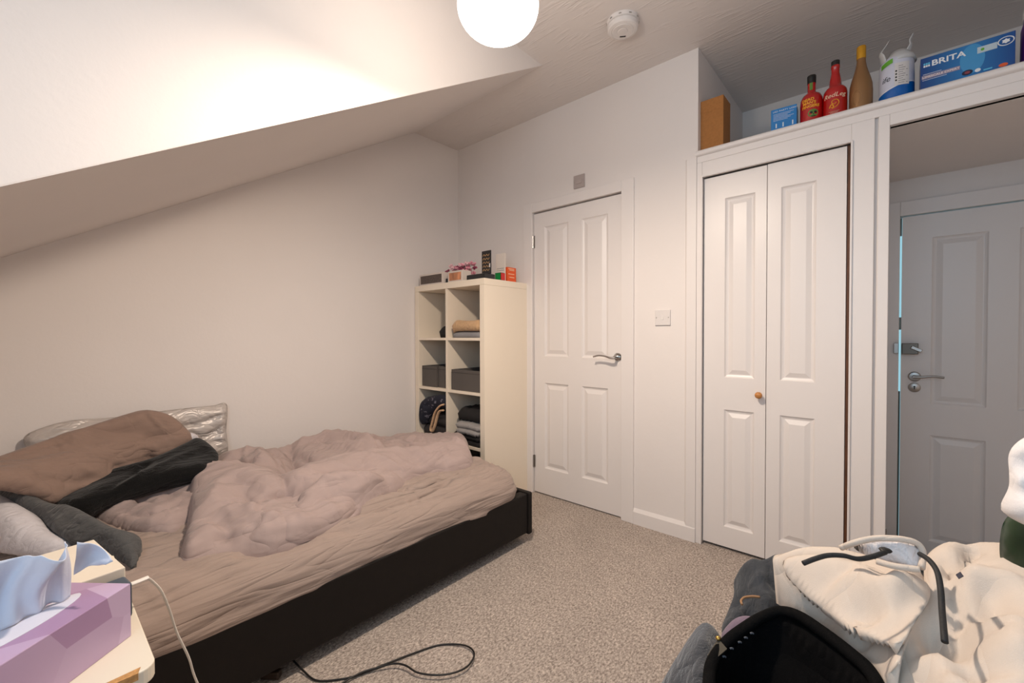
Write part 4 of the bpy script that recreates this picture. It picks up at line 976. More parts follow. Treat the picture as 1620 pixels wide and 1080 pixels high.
for k in range(34):
    c = Vector((.35 + r.uniform(-.115, .115), -.29 + r.uniform(-.05, .05), KH + .085 + r.uniform(-.01, .055)))
    link_mesh('twig', MB().tube([(.35, -.29, KH + .055), tuple((Vector((.35, -.29, KH + .055)) + c) / 2 + Vector((0, 0, .012))), tuple(c)], .0014, 5, sub=3), stem_m, fp)
    b = MB()
    for q in range(6):
        a = q * 2 * math.pi / 5 + k
        d = Vector((math.cos(a), math.sin(a) * .8, .5 * math.sin(q * 2.1 + k))) * (.012 if q < 5 else 0)
        rr_ = .0085
        b.lathe([(.0005, -rr_), (rr_ * .8, -rr_ * .5), (rr_, 0), (rr_ * .8, rr_ * .5), (.0005, rr_)], tuple(c + d), 7, cap=False)
    link_mesh('blossom', b, petal_m[(0, 1, 0, 1, 2)[k % 5]], fp)
tr = MB().prism([(.560, -.425), (.728, -.425), (.730, -.33), (.565, -.33)], 'z', KH, KH + .032)
tag(link_mesh('tray', tr, plain('black_lacquer', (30, 30, 32), .3), bevel=.004), 'flat black box at the front corner of the unit top', 'box')
pq = thing('plaque', 'black plaque with gold lettering standing on the flat black box', 'sign', (.70, -.36, KH + .032))
link_mesh('board', MB().box(.648, .732, -.372, -.364, KH + .032, KH + .185), plain('black_board', (34, 32, 34), .4), pq, bevel=.006)
pq2 = plain('gold_print', (190, 150, 104), .5)
for k in range(5):
    zz = KH + .155 - k * .024
    link_mesh('lettering', MB().tube([(.660 + .012 * q, -.3728, zz + (.006 if q % 2 else -.005)) for q in range(6)], .0018, 5, sub=3), pq2, pq)
box_obj('seal', (.718, .727, -.3726, -.3721, KH + .075, KH + .10), MT['plastic'], pq, 0)
cd = thing('greeting_card', 'white card with two lines of black writing behind the plaque', 'card', (.68, -.25, KH))
box_obj('paper', (.645, .728, -.232, -.226, KH, KH + .185), plain('card_white', (222, 210, 200), .7), cd, .001)
for zz in (.085, .072):
    link_mesh('lettering', MB().tube([(.655 + .009 * q, -.2325, KH + zz + (.0025 if q % 2 else -.002)) for q in range(8)], .0011, 5, sub=3), MT['black'], cd)
cu = thing('puzzle_cube', 'small green and red cube on the shelving unit', 'cube', (.70, -.255, KH))
cb = Matrix.Translation((.702, -.250, KH + .026)) @ Matrix.Rotation(math.radians(2), 4, 'Z')
link_mesh('core', MB().box(-.025, .025, -.025, .025, -.025, .025).xf(cb), MT['black'], cu)
for (b_, n_, c_) in (((.0245, .0262, -.023, .023, -.023, .023), 'face', (200, 36, 34)), ((-.023, .023, -.0262, -.0245, -.023, .023), 'face', (0, 128, 56)), ((-.023, .023, -.023, .023, .0245, .0262), 'face', (214, 206, 196))):
    link_mesh(n_, MB().box(*b_).xf(cb), plain('cube_%d_%d' % c_[:2], c_, .4), cu, bevel=.001)
ob = thing('carton', 'small orange carton behind the green and red cube', 'box', (.70, -.15, KH))
box_obj('carton_body', (.655, .715, -.195, -.105, KH, KH + .098), plain('orange_card', (226, 88, 34), .5), ob, .002)
for k, zz in enumerate((.085, .076, .05, .028)):
    box_obj('print', (.7148, .7156, -.185 + .01 * (k % 2), -.125, KH + zz, KH + zz + .005), plain('pale_print', (240, 196, 160), .5), ob, 0)

# ================================================================== bedside table and what stands on it
TZ = 0.60
nt_ = thing('bedside_table', 'cream-white bedside table with a chipped front corner', 'table', (1.55, -2.46, 0))
pts = [(1.31, -2.70)] + [(1.79 + .022 * math.cos(a), -2.244 + .022 * math.sin(a)) for a in [math.radians(q) for q in range(0, 91, 15)]]
pts = [(1.31, -2.70), (1.812, -2.70), (1.812, -2.244)] + pts[1:][1:] + [(1.31, -2.222)]
link_mesh('table_top', MB().prism(pts, 'z', TZ - .024, TZ), MT['nightstand'], nt_, bevel=.002)
link_mesh('chipped_edge', MB().prism([(1.803, -2.30), (1.8135, -2.305), (1.8135, -2.245), (1.800, -2.240)], 'z', TZ - .010, TZ + .0006), MT['chip'], nt_)
link_mesh('edge_band', MB().box(1.811, 1.8145, -2.70, -2.262, TZ - .024, TZ - .012), MT['slateedge'], nt_)
for x in (1.34, 1.775):
    for y in (-2.67, -2.255):
        box_obj('leg', (x - .02, x + .02, y - .02, y + .02, 0, TZ - .024), MT['nightstand'], nt_, .003)
box_obj('drawer', (1.36, 1.79, -2.65, -2.275, TZ - .16, TZ - .026), MT['nightstand'], nt_, .003)

# tissue box turned on the table
def lilac():
    m, nt, b = new_mat('lilac_facet_print'); b.inputs['Roughness'].default_value = .35
    tc = nt.nodes.new('ShaderNodeTexCoord'); vo = nt.nodes.new('ShaderNodeTexVoronoi'); vo.inputs['Scale'].default_value = 9
    mp = nt.nodes.new('ShaderNodeMapping'); mp.inputs['Rotation'].default_value = (.3, .5, .9); mp.inputs['Scale'].default_value = (1, 1, .8)
    cr = nt.nodes.new('ShaderNodeValToRGB')
    cr.color_ramp.elements[0].color = srgb(160, 128, 164); cr.color_ramp.elements[1].color = srgb(206, 186, 214)
    nt.links.new(tc.outputs['Object'], mp.inputs[0]); nt.links.new(mp.outputs[0], vo.inputs['Vector'])
    sp = nt.nodes.new('ShaderNodeSeparateColor'); nt.links.new(vo.outputs['Color'], sp.inputs[0]); nt.links.new(sp.outputs[0], cr.inputs[0])
    nt.links.new(cr.outputs[0], b.inputs['Base Color'])
    return m
A = Vector((1.697, -2.238, TZ)); ul = Vector((.638, -.770, 0)); us = Vector((-.770, -.638, 0))
TB = Matrix((ul, us, Vector((0, 0, 1)))).transposed().to_4x4(); TB.translation = A
tb = thing('tissue_box', 'lilac tissue box with a faceted print on the bedside table', 'box', tuple(A))
LM = lilac(); bl_, bs_, bh_ = .215, .115, .090
link_mesh('carton_body', MB().box(0, bl_, 0, bs_, 0, bh_).xf(TB), LM, tb, bevel=.0015)
link_mesh('opening', MB().prism([(.03 + .078 * (1 + math.cos(a)), .0575 + .022 * math.sin(a)) for a in [2 * math.pi * k / 24 for k in range(24)]], 'z', bh_ - .0005, bh_ + .0006).xf(TB), plain('tissue_white_slot', (206, 206, 220), .8), tb)
TS_ = MB()
ruled(TS_, [[(1.683, -2.308, 0.692), (1.692, -2.344, 0.692), (1.720, -2.380, 0.692), (1.745, -2.412, 0.692)], [(1.693, -2.305, 0.735), (1.703, -2.342, 0.735), (1.700, -2.380, 0.735), (1.701, -2.414, 0.735)], [(1.702, -2.301, 0.785), (1.724, -2.318, 0.785), (1.732, -2.343, 0.785), (1.699, -2.379, 0.785), (1.666, -2.415, 0.785)]], n=40, m=10, disp=lambda u, v: .010 * np.sin(u * 11 + 1.2 * v) * (.3 + v) + .004 * np.sin(u * 27 + 2))
ruled(TS_, [[(1.702, -2.301, 0.785), (1.697, -2.303, 0.757), (1.700, -2.306, 0.733)], [(1.702, -2.282, 0.775), (1.698, -2.284, 0.758), (1.705, -2.289, 0.742)], [(1.729, -2.263, 0.748), (1.724, -2.267, 0.745), (1.716, -2.272, 0.742)]], n=16, m=8, disp=lambda u, v: .003 * np.sin(v * 6 + u * 4))
tag(link_mesh('tissue', TS_, MT['tissue'], shade=True), 'bluish-white tissue pulled up out of the lilac box', 'tissue')
bk = thing('cream_box', 'thick cream box lying behind the tissue box', 'box', (1.50, -2.29, TZ))
MBk = Matrix.Translation((1.585, -2.232, TZ)) @ Matrix.Rotation(math.radians(8), 4, 'Z')
link_mesh('carton_body', MB().box(-.20, .0, -.115, 0, .0, .075).xf(MBk), plain('cream_card', (226, 214, 196), .6), bk, bevel=.002)
ph = thing('charger', 'dark slate charger block with the white cable plugged in', 'charger', (1.62, -2.25, TZ))
MPh = Matrix.Translation((1.632, -2.228, TZ)) @ Matrix.Rotation(math.radians(8), 4, 'Z')
link_mesh('charger_body', MB().box(-.042, 0, -.065, 0, .0, .062).xf(MPh), plain('slate_blue', (66, 78, 92), .35), ph, bevel=.004)
cbw = thing('charging_cable', 'white charging cable drooping from the table past the bed', 'cable', (1.6, -2.2, 0))
link_mesh('plug', MB().tube([(1.622, -2.229, .655), (1.621, -2.222, .655), (1.617, -2.204, .655)], .0055, 10, squash=.6), MT['cable_w'], cbw, shade=True, auto=.8)
link_mesh('cord', MB().tube([(1.617, -2.206, .655)] + [(1.595, -2.196, 0.637), (1.570, -2.178, 0.599), (1.540, -2.160, 0.538), (1.520, -2.145, 0.474), (1.500, -2.121, 0.396), (1.480, -2.101, 0.313)] + [(1.47, -2.04, .12), (1.45, -2.02, .02), (1.42, -2.08, .004), (1.36, -2.14, .004)], .0024, 8), MT['cable_w'], cbw, shade=True)

# black cable looped on the carpet
cbb = thing('power_cable', 'thin black cable looping over the carpet beside the bed', 'cable', (1.45, -1.5, 0))
link_mesh('cord', MB().tube([(1.10, -1.95, .006), (1.13, -1.87, .02), (1.122, -1.82, .04), (1.15, -1.785, .035), (1.22, -1.765, .012), (1.289, -1.75, .004), (1.340, -1.70, .004), (1.371, -1.65, .005), (1.40, -1.56, .006), (1.43, -1.465, .005), (1.465, -1.385, .004), (1.535, -1.335, .008), (1.592, -1.342, .012), (1.620, -1.395, .015), (1.610, -1.445, .016), (1.575, -1.490, .016), (1.52, -1.525, .016), (1.467, -1.535, .018), (1.43, -1.555, .017), (1.40, -1.595, .012), (1.375, -1.65, .011), (1.37, -1.72, .006), (1.42, -1.80, .004), (1.55, -1.88, .004)], .0030, 8), MT['cable_b'], cbb, shade=True)
link_mesh('plug', MB().box(-.03, .03, -.012, .012, 0, .024).xf(Matrix.Translation((1.165, -1.84, .002)) @ Matrix.Rotation(math.radians(40), 4, 'Z')), plain('brown_black_plug', (52, 40, 30), .5), cbb, bevel=.004)

# ================================================================== things on the high shelf
XV, ZV = (1, 0, 0), (0, 0, 1)
cbx = thing('cardboard_box', 'tall brown cardboard box at the left end of the high shelf', 'box', (1.93, .18, SH))
box_obj('carton_body', (1.866, 1.985, .120, .245, SH, 2.375), MT['cardboard'], cbx, .002)
box_obj('flap', (1.868, 1.983, .119, .1205, 2.30, 2.372), MT['cardboard'], cbx, 0)
tag(link_mesh('magazine', MB().prism([(2.03, .14), (2.20, .17), (2.16, .36), (2.00, .33)], 'z', SH, SH + .022), plain('dark_cover', (74, 66, 64), .5), bevel=.002), 'dark flat booklet lying beside the cardboard box', 'magazine')
pb = thing('light_box', 'small bright blue carton with white print next to the red bottle', 'box', (2.255, .15, SH))
BXm = Matrix.Translation((2.203, .125, SH)) @ Matrix.Rotation(math.radians(4), 4, 'Z')
bc = link_mesh('carton_body', MB().box(0, .104, 0, .085, 0, .142).xf(BXm), plain('bright_blue_card', (32, 122, 190), .4), pb, bevel=.0015)
wp_ = plain('white_print', (216, 224, 230), .5)
a_ = BXm.to_3x3() @ Vector((1, 0, 0))
link_mesh('lettering', text_mb('LED PARTY LIGHT', .0125, BXm @ Vector((.008, -.0004, .122)), a_, ZV), wp_, bc)
for k in range(6):
    link_mesh('print', MB().box(.010, .092 - .012 * (k % 3), -.0006, .0002, .110 - k * .0075, .1115 - k * .0075).xf(BXm), wp_, bc)
for q in (.022, .050, .088):
    link_mesh('print', MB().box(q - .0025, q + .0025, -.0006, .0002, .03, .055).xf(BXm), wp_, bc)

def on_cyl(cx, cy, rad, ang0, zc):
    """wrap flat lettering (x along the girth, y up) round an upright cylinder; ang0 = direction of the text centre"""
    def f(x, y, z):
        a = ang0 + x / rad
        return (cx + (rad + z + .0004) * math.cos(a), cy + (rad + z + .0004) * math.sin(a), zc + y)
    return f
FRONT = math.radians(-90)
def bottle(name, label, cx, cy, prof, m, capm, caph):
    t = thing(name, label, 'bottle', (cx, cy, SH))
    b = link_mesh('glass_body', MB().lathe(prof, (cx, cy, SH), 40), m, t, shade=True, auto=.9)
    link_mesh('cap', MB().lathe(caph, (cx, cy, SH), 28), capm, t, shade=True, auto=.7)
    return t, b
redm = mat('red_glass_bottle', (176, 16, 16), .22, coat=.5)
t1, b1 = bottle('rum_bottle', 'squat red bottle with yellow lettering and a green skull', 2.362, .165,
    [(.040, 0), (.0445, .004), (.0455, .02), (.0455, .120), (.044, .140), (.036, .160), (.020, .172), (.0165, .18), (.0165, .225)], redm, MT['black'], [(.0175, .222), (.0178, .245), (.018, .246), (.018, .262), (.0165, .264)])
yl = plain('yellow_print', (236, 170, 40), .5); gr = plain('green_print', (92, 128, 50), .5)
for k, (s, z) in enumerate((('DEAD', .118), ("MAN'S", .101), ('FINGERS', .083))):
    link_mesh('lettering', text_mb(s, .019, (0, 0, 0), XV, ZV, align='CENTER', shear=.1, bold=.0006, arc=on_cyl(2.362, .165, .0457, FRONT - .22 + .12 * k, SH + z)), yl, b1)
def disc(cx, cz, rx, rz, cyl, n=20, lift=.0):
    mb = MB()
    v = [cyl(cx, cz, lift)] + [cyl(cx + rx * math.cos(2 * math.pi * k / n), cz + rz * math.sin(2 * math.pi * k / n), lift) for k in range(n)]
    return mb.add(v, [(0, 1 + k, 1 + (k + 1) % n) for k in range(n)])
cy1 = on_cyl(2.362, .165, .0457, FRONT, SH)
sk = link_mesh('skull_print', disc(.012, .052, .021, .020, cy1), gr, b1)
for dx, dz, rx, rz in ((.005, .056, .0055, .006), (.021, .056, .0055, .006), (.013, .046, .002, .004), (.013, .036, .010, .0025)):
    link_mesh('skull_mark', disc(.0 + dx, dz, rx, rz, cy1, 12, .0005), MT['black'], sk)
cyn = on_cyl(2.362, .165, .0168, FRONT, SH)
link_mesh('neck_label', MB().add([cyn(x, z, .0003) for z in (.185, .252) for x in (-.006, 0, .006)], [(0, 1, 4, 3), (1, 2, 5, 4)]), gr, b1)
t2, b2 = bottle('spirit_bottle', 'taller red bottle with a curly white name in the middle of the shelf', 2.453, .168,
    [(.041, 0), (.0455, .004), (.046, .02), (.046, .128), (.0435, .148), (.034, .163), (.024, .172), (.022, .20), (.0165, .235), (.0155, .24), (.0155, .262), (.017, .264), (.017, .276), (.0155, .279)], redm, MT['black'], [(.0160, .278), (.0165, .284), (.0165, .300), (.0145, .302)])
link_mesh('lettering', text_mb('RedLeg', .030, (0, 0, 0), XV, ZV, align='CENTER', shear=.28, arc=on_cyl(2.453, .168, .0462, FRONT, SH + .102)), plain('cream_print', (236, 206, 176), .5), b2)
cy2 = on_cyl(2.453, .168, .0462, FRONT, SH)
def wrapline(pts, rad, cyl):
    return MB().tube([cyl(x, z, 0) for x, z in smooth([(p[0], p[1], 0) for p in pts], 4)[:, :2]], rad, 5, sub=1)
sw = [(-.012, .052), (.0, .048), (.012, .056), (.018, .072), (.010, .086), (-.006, .084), (-.008, .072), (.002, .066), (.008, .072)]
link_mesh('emblem', wrapline(sw, .0016, cy2), yl, b2)
link_mesh('emblem', wrapline([(-.018, .050), (-.010, .066), (-.002, .056), (-.006, .044)], .0022, cy2), yl, b2)
for k in range(3):
    link_mesh('print', wrapline([(-.020 + .006 * k, .030 - .006 * k), (0, .029 - .006 * k), (.020 - .006 * k, .030 - .006 * k)], .0007, cy2), plain('cream_print', (236, 206, 176), .5), b2)
t3, b3 = bottle('liqueur_bottle', 'gold bottle with a bright yellow foil top', 2.545, .165,
    [(.034, 0), (.0405, .005), (.0415, .02), (.042, .10), (.040, .135), (.034, .165), (.026, .195), (.020, .22), (.0165, .245), (.0155, .27), (.0155, .30)], mat('dull_gold_glass', (150, 112, 74), .38, .45), mat('yellow_foil', (206, 150, 34), .35, .3), [(.0165, .262), (.017, .265), (.017, .318), (.0155, .322)])
cy3 = on_cyl(2.545, .165, .042, FRONT - .35, SH)
gm = mat('raised_gold', (172, 132, 90), .35, .5)
for rx, rz in ((.019, .036), (.014, .029)):
    link_mesh('embossed_ring', wrapline([(rx * math.cos(2 * math.pi * k / 16), .065 + rz * math.sin(2 * math.pi * k / 16)) for k in range(17)], .0011, cy3), gm, b3)
# pack of kitchen roll in torn plastic
kp = thing('paper_roll_pack', 'torn plastic pack of white paper roll with blue and green print', 'pack', (2.664, .175, SH))
def pack():
    m, nt, b = new_mat('printed_film'); b.inputs['Roughness'].default_value = .3
    tc = nt.nodes.new('ShaderNodeTexCoord'); sp = nt.nodes.new('ShaderNodeSeparateXYZ'); nt.links.new(tc.outputs['Object'], sp.inputs[0])
    add = nt.nodes.new('ShaderNodeMath'); add.operation = 'MULTIPLY_ADD'; add.inputs[1].default_value = -.30
    nt.links.new(sp.outputs['X'], add.inputs[0]); nt.links.new(sp.outputs['Z'], add.inputs[2])
    cr = nt.nodes.new('ShaderNodeValToRGB'); cr.color_ramp.interpolation = 'CONSTANT'
    e = cr.color_ramp.elements; e[0].color = srgb(0, 92, 172); e[1].position = .27; e[1].color = srgb(206, 208, 222)
    x = e.new(.255); x.color = srgb(232, 232, 236)
    sc_ = nt.nodes.new('ShaderNodeMath'); sc_.operation = 'MULTIPLY'; sc_.inputs[1].default_value = 4.0
    nt.links.new(add.outputs[0], sc_.inputs[0]); nt.links.new(sc_.outputs[0], cr.inputs[0]); nt.links.new(cr.outputs[0], b.inputs['Base Color'])
    bp = nt.nodes.new('ShaderNodeBump'); bp.inputs['Strength'].default_value = .5; bp.inputs['Distance'].default_value = .006
    n = nt.nodes.new('ShaderNodeTexNoise'); n.inputs['Scale'].default_value = 30; nt.links.new(tc.outputs['Object'], n.inputs['Vector']); nt.links.new(n.outputs[0], bp.inputs['Height']); nt.links.new(bp.outputs[0], b.inputs['Normal'])
    return m
pk = link_mesh('roll', MB().lathe([(.052, 0), (.057, .004), (.058, .02), (.0575, .12), (.056, .185), (.050, .205), (.040, .216), (.02, .220)], (2.664, .175, SH), 36), pack(), kp, shade=True, auto=1.2)
fm = plain('clear_film', (196, 196, 196), .25)
cy4 = on_cyl(2.664, .175, .0575, FRONT, SH)
link_mesh('print', MB().add([cy4(x, z + .012 * math.sin((x + .05) * 25), .0006) for z in (.165, .186) for x in np.linspace(-.056, -.012, 7)], [(i, i + 1, i + 8, i + 7) for i in range(6)]), plain('leaf_green', (96, 168, 44), .4), pk)
lb = link_mesh('label_print', MB().add([cy4(x, z, .0006) for z in (.066, .168) for x in np.linspace(-.006, .042, 8)], [(i, i + 1, i + 9, i + 8) for i in range(7)]), plain('pale_label', (214, 210, 208), .5), pk)
for k in range(4):
    link_mesh('print', disc(-.001, .090 + k * .014, .003, .0042, cy4, 10, .0010), MT['black'], lb)
for k in range(9):
    link_mesh('print', MB().add([cy4(x, z + .075 + k * .0095, .0010) for z in (0, .0022) for x in (.006, .020, .036 - .008 * (k % 3))], [(0, 1, 4, 3), (1, 2, 5, 4)]), plain('grey_print', (110, 106, 106), .5), lb)
link_mesh('lettering', text_mb('ife', .034, (0, 0, 0), XV, ZV, shear=.2, align='CENTER', arc=on_cyl(2.664, .175, .0575, FRONT - .62, SH + .098)), plain('slate_print', (62, 66, 76), .5), pk)
for pts in ([(2.622, .15, SH + .20), (2.618, .148, SH + .228), (2.612, .15, SH + .250), (2.628, .152, SH + .278), (2.640, .15, SH + .300)], [(2.690, .17, SH + .205), (2.700, .165, SH + .232), (2.708, .165, SH + .256), (2.706, .165, SH + .278), (2.716, .165, SH + .304)]):
    link_mesh('torn_handle', MB().tube(pts, [.020, .016, .011, .008, .004], 8, squash=.25), fm, kp, shade=True)
link_mesh('film_top', MB().lathe([(.056, .185), (.05, .21), (.036, .226), (.03, .245), (.026, .24)], (2.672, .175, SH), 24), fm, kp, shade=True)
# blue filter box
bb = thing('filter_box', 'long dark blue carton with white lettering on the high shelf', 'box', (2.866, .17, SH))
def brita():
    m, nt, b = new_mat('blue_gradient_card'); b.inputs['Roughness'].default_value = .3
    tc = nt.nodes.new('ShaderNodeTexCoord'); sp = nt.nodes.new('ShaderNodeSeparateXYZ'); nt.links.new(tc.outputs['Object'], sp.inputs[0])
    mr = nt.nodes.new('ShaderNodeMapRange'); mr.inputs[1].default_value = -.13; mr.inputs[2].default_value = .13
    nt.links.new(sp.outputs['X'], mr.inputs[0])
    cr = nt.nodes.new('ShaderNodeValToRGB'); e = cr.color_ramp.elements
    e[0].color = srgb(10, 56, 124); e[1].color = srgb(12, 70, 140); x = e.new(.52); x.color = srgb(40, 122, 186)
    nt.links.new(mr.outputs[0], cr.inputs[0]); nt.links.new(cr.outputs[0], b.inputs['Base Color'])
    return m
bbx = link_mesh('carton_body', MB().box(2.738, 2.996, .122, .225, SH, SH + .165), brita(), bb, bevel=.0015)
FY = .1216
wh = plain('pure_white_print', (236, 238, 240), .5)
link_mesh('lettering', text_mb('BRITA', .036, (2.770, FY, SH + .118), XV, ZV, bold=.0008), wh, bbx)
for i in range(3):
    for j in range(2):
        link_mesh('logo_mark', MB().box(2.747 + i * .0068, 2.7525 + i * .0068, FY - .0004, FY + .0003, SH + .119 + j * .0105, SH + .1275 + j * .0105), plain('sky_print', (96, 190, 226), .5) if j else wh, bbx)
sb_ = link_mesh('print', MB().box(2.742, 2.852, FY - .0002, FY + .0003, SH + .062, SH + .080), plain('mauve_band', (150, 142, 164), .5), bbx)
link_mesh('lettering', text_mb('LIMESCALE EXPERT', .0125, (2.744, FY - .0004, SH + .0665), XV, ZV, bold=.0003), plain('blush_print', (236, 218, 214), .5), bbx)
link_mesh('print', MB().box(2.746, 2.80, FY - .0003, FY + .0003, SH + .084, SH + .0855), wh, bbx)
link_mesh('print', MB().box(2.744, 2.815, FY - .0003, FY + .0003, SH + .056, SH + .0575), wh, bbx)
flat = lambda x, z, l: (x, FY - .0003 - l, z)
def fdisc(cx, cz, rx, rz, m, lift=0, n=24):
    return link_mesh('print', disc(cx, cz, rx, rz, flat, n, lift), m, bbx)
fdisc(2.885, SH + .095, .034, .066, plain('light_blue_arc', (66, 148, 202), .4))
fdisc(2.872, SH + .038, .015, .012, plain('navy_print', (20, 30, 60), .4), .0003); fdisc(2.872, SH + .038, .008, .006, plain('dull_red_print', (140, 60, 70), .4), .0006)
fdisc(2.900, SH + .036, .008, .008, wh, .0003)
link_mesh('print', MB().box(2.915, 2.938, FY - .0006, FY, SH + .026, SH + .032), plain('sky_print', (96, 190, 226), .5), bbx)
fdisc(2.966, SH + .028, .012, .008, plain('orange_print', (222, 92, 40), .5), .0003)
link_mesh('print', MB().box(2.898, 2.950, FY - .0006, FY, SH + .110, SH + .138), plain('pale_blue_label', (190, 206, 214), .5), bbx)
fdisc(2.912, SH + .124, .005, .006, plain('leaf_green', (96, 168, 44), .4), .0006)
link_mesh('emblem', MB().tube([(2.972 + .020 * math.cos(a), FY - .0008, SH + .130 + .018 * math.sin(a)) for a in [2 * math.pi * k / 14 for k in range(14)]], .0018, 6, closed=True, sub=3), wh, bbx)
link_mesh('emblem', MB().add([(2.972 + (.012 if k % 2 else .008) * math.cos(2 * math.pi * k / 12), FY - .0006, SH + .130 + (.011 if k % 2 else .008) * math.sin(2 * math.pi * k / 12)) for k in range(12)], [tuple(range(12))]), wh, bbx)
pu = thing('detergent_bottle', 'purple bottle with a white cap at the right end of the high shelf', 'bottle', (3.075, .17, SH))
link_mesh('bottle_body', MB().lathe([(.060, 0), (.066, .006), (.067, .03), (.066, .16), (.060, .19), (.045, .21)], (3.075, .17, SH), 36), plain('purple_plastic', (84, 26, 116), .35), pu, shade=True, auto=.9)
link_mesh('cap', MB().lathe([(.055, .200), (.062, .202), (.062, .225), (.055, .275), (.048, .29)], (3.075, .17, SH), 32), MT['plastic'], pu, shade=True, auto=.7)

# settle the shelf things towards the front edge
for o_, lc, sc_ in ((t1, (2.372, .075, SH), (.965, .965, .885)), (t2, (2.460, .075, SH), (.97, .97, .876)), (t3, (2.550, .073, SH), (.975, .975, .893)), (kp, (2.665, .088, SH), (.985, .985, .90)),
                    (bb, (2.860, .078, SH), (.965, 1, .82)), (pb, (2.268, .06, SH), (1, 1, .80)), (cbx, (1.948, .10, SH), (.98, 1, .885)), (pu, (3.070, .08, SH), (1, 1, .90))):
    o_.location = lc; o_.scale = sc_

# ================================================================== heap of clothes in the right foreground
hp = thing('laundry_hamper', 'grey fabric hamper buried under the heap of clothes', 'hamper', (2.82, -1.50, 0))
link_mesh('hamper_body', MB().prism([(2.52, -1.80), (3.18, -1.80), (3.18, -1.20), (2.52, -1.20)], 'z', 0, .52), MT['boxfabric'], hp, bevel=.02, bseg=3)
GF = MB()
cloth(GF, [(2.422, -1.473, 0.530), (2.394, -1.465, 0.520), (2.372, -1.467, 0.510), (2.362, -1.511, 0.500), (2.358, -1.561, 0.490), (2.355, -1.605, 0.480), (2.358, -1.650, 0.470), (2.389, -1.672, 0.440), (2.449, -1.674, 0.480), (2.448, -1.615, 0.520), (2.433, -1.536, 0.530)],
      res=.009, puff=.045, w=.05, back=.05, fade=.02, ridges=[('c', -.024, .012, [(2.400, -1.658, 0.560), (2.403, -1.614, 0.560), (2.420, -1.580, 0.560), (2.436, -1.578, 0.560)]), ('g', .015, .02, [(2.414, -1.659, 0.560), (2.414, -1.566, 0.560), (2.428, -1.543, 0.560)])], noise=[(.006, 9, 26, 30, 151, 1.5)])
tag(link_mesh('sweatshirt', GF, MT['greyfleece'], shade=True), 'grey fleece sleeve at the lower left of the clothes heap', 'clothes')
GJ = MB()
cloth(GJ, [(2.487, -1.306, 0.630), (2.457, -1.329, 0.625), (2.431, -1.331, 0.610), (2.414, -1.341, 0.590), (2.413, -1.361, 0.580), (2.423, -1.394, 0.575), (2.423, -1.444, 0.560), (2.424, -1.490, 0.550), (2.448, -1.497, 0.550), (2.478, -1.471, 0.580), (2.503, -1.414, 0.590), (2.528, -1.361, 0.590), (2.524, -1.334, 0.620)],
      res=.006, puff=.035, w=.05, back=.10, fade=.012,
      ridges=[('c', -0.034, 0.014, [(2.437, -1.439, 0.620), (2.446, -1.402, 0.620), (2.471, -1.436, 0.620), (2.493, -1.469, 0.620)]), ('g', .018, .018, [(2.443, -1.389, 0.630), (2.479, -1.425, 0.630), (2.505, -1.454, 0.630)]), ('c', -0.034, 0.014, [(2.450, -1.481, 0.620), (2.455, -1.442, 0.620), (2.471, -1.463, 0.620)]),
              ('c', -0.031, 0.013, [(2.458, -1.505, 0.600), (2.462, -1.471, 0.600), (2.488, -1.455, 0.600)]), ('g', .014, .012, [(2.446, -1.500, 0.600), (2.447, -1.441, 0.600), (2.455, -1.415, 0.600)]), ('c', -0.024, 0.013, [(2.469, -1.336, 0.620), (2.492, -1.376, 0.620), (2.509, -1.389, 0.620)]), ('g', .012, .01, [(2.470, -1.528, 0.600), (2.477, -1.489, 0.600), (2.493, -1.458, 0.600)])],
      noise=[(.026, 7, 20, -40, 161, 1.3), (.016, 9, 36, 40, 163, 1.2)])
gjo = thing('jeans', 'crumpled grey denim jeans between the carpet and the cream joggers', 'clothes', (2.5, -1.4, .55))
link_mesh('denim', GJ, MT['denim'], gjo, shade=True)
link_mesh('stitched_seam', MB().tube([(2.464, -1.506, 0.625), (2.460, -1.495, 0.625), (2.462, -1.481, 0.625), (2.472, -1.468, 0.625), (2.483, -1.461, 0.625)], .0022, 6), plain('tan_thread', (150, 112, 78), .7), gjo, shade=True)
MV = MB()
cloth(MV, [(2.439, -1.547, 0.575), (2.442, -1.533, 0.585), (2.452, -1.516, 0.595), (2.470, -1.512, 0.605), (2.487, -1.512, 0.615), (2.493, -1.523, 0.615), (2.477, -1.537, 0.610), (2.465, -1.542, 0.600), (2.455, -1.557, 0.590)], res=.005, puff=.012, w=.012, back=.012, fade=.006)
tag(link_mesh('scarf', MV, weave('mauve_cloth', (120, 104, 118), fold=(60, .4, .006)), shade=True), 'narrow twist of mauve cloth beside the black bag', 'clothes')

# black open bag
bg = thing('bag', 'open black bag with a dark lining on the front of the heap', 'bag', (2.55, -1.72, .5))
rim = [(2.462, -1.661, 0.615), (2.471, -1.621, 0.625), (2.486, -1.590, 0.635), (2.504, -1.560, 0.645), (2.526, -1.539, 0.655), (2.553, -1.548, 0.665), (2.586, -1.575, 0.670), (2.622, -1.612, 0.675), (2.644, -1.645, 0.680), (2.654, -1.684, 0.680), (2.643, -1.734, 0.670), (2.602, -1.776, 0.660), (2.542, -1.790, 0.640), (2.487, -1.750, 0.620), (2.468, -1.703, 0.615)]
link_mesh('rim', MB().tube(rim, .0085, 10, closed=True, squash=.8), MT['bag'], bg, shade=True)
LN = MB()
cloth(LN, rim, res=.010, puff=-.10, w=.10, back=None, skirt=.09, p=2.0, ridges=[('g', .02, .02, [(2.498, -1.545, 0.600), (2.546, -1.593, 0.600), (2.551, -1.649, 0.600)]), ('g', .015, .02, [(2.570, -1.482, 0.600), (2.586, -1.558, 0.600), (2.586, -1.632, 0.600)])], noise=[(.006, 6, 14, 60, 171, 1.4)])
ln = link_mesh('lining', LN, MT['baglining'], bg, shade=True)
FL = MB()
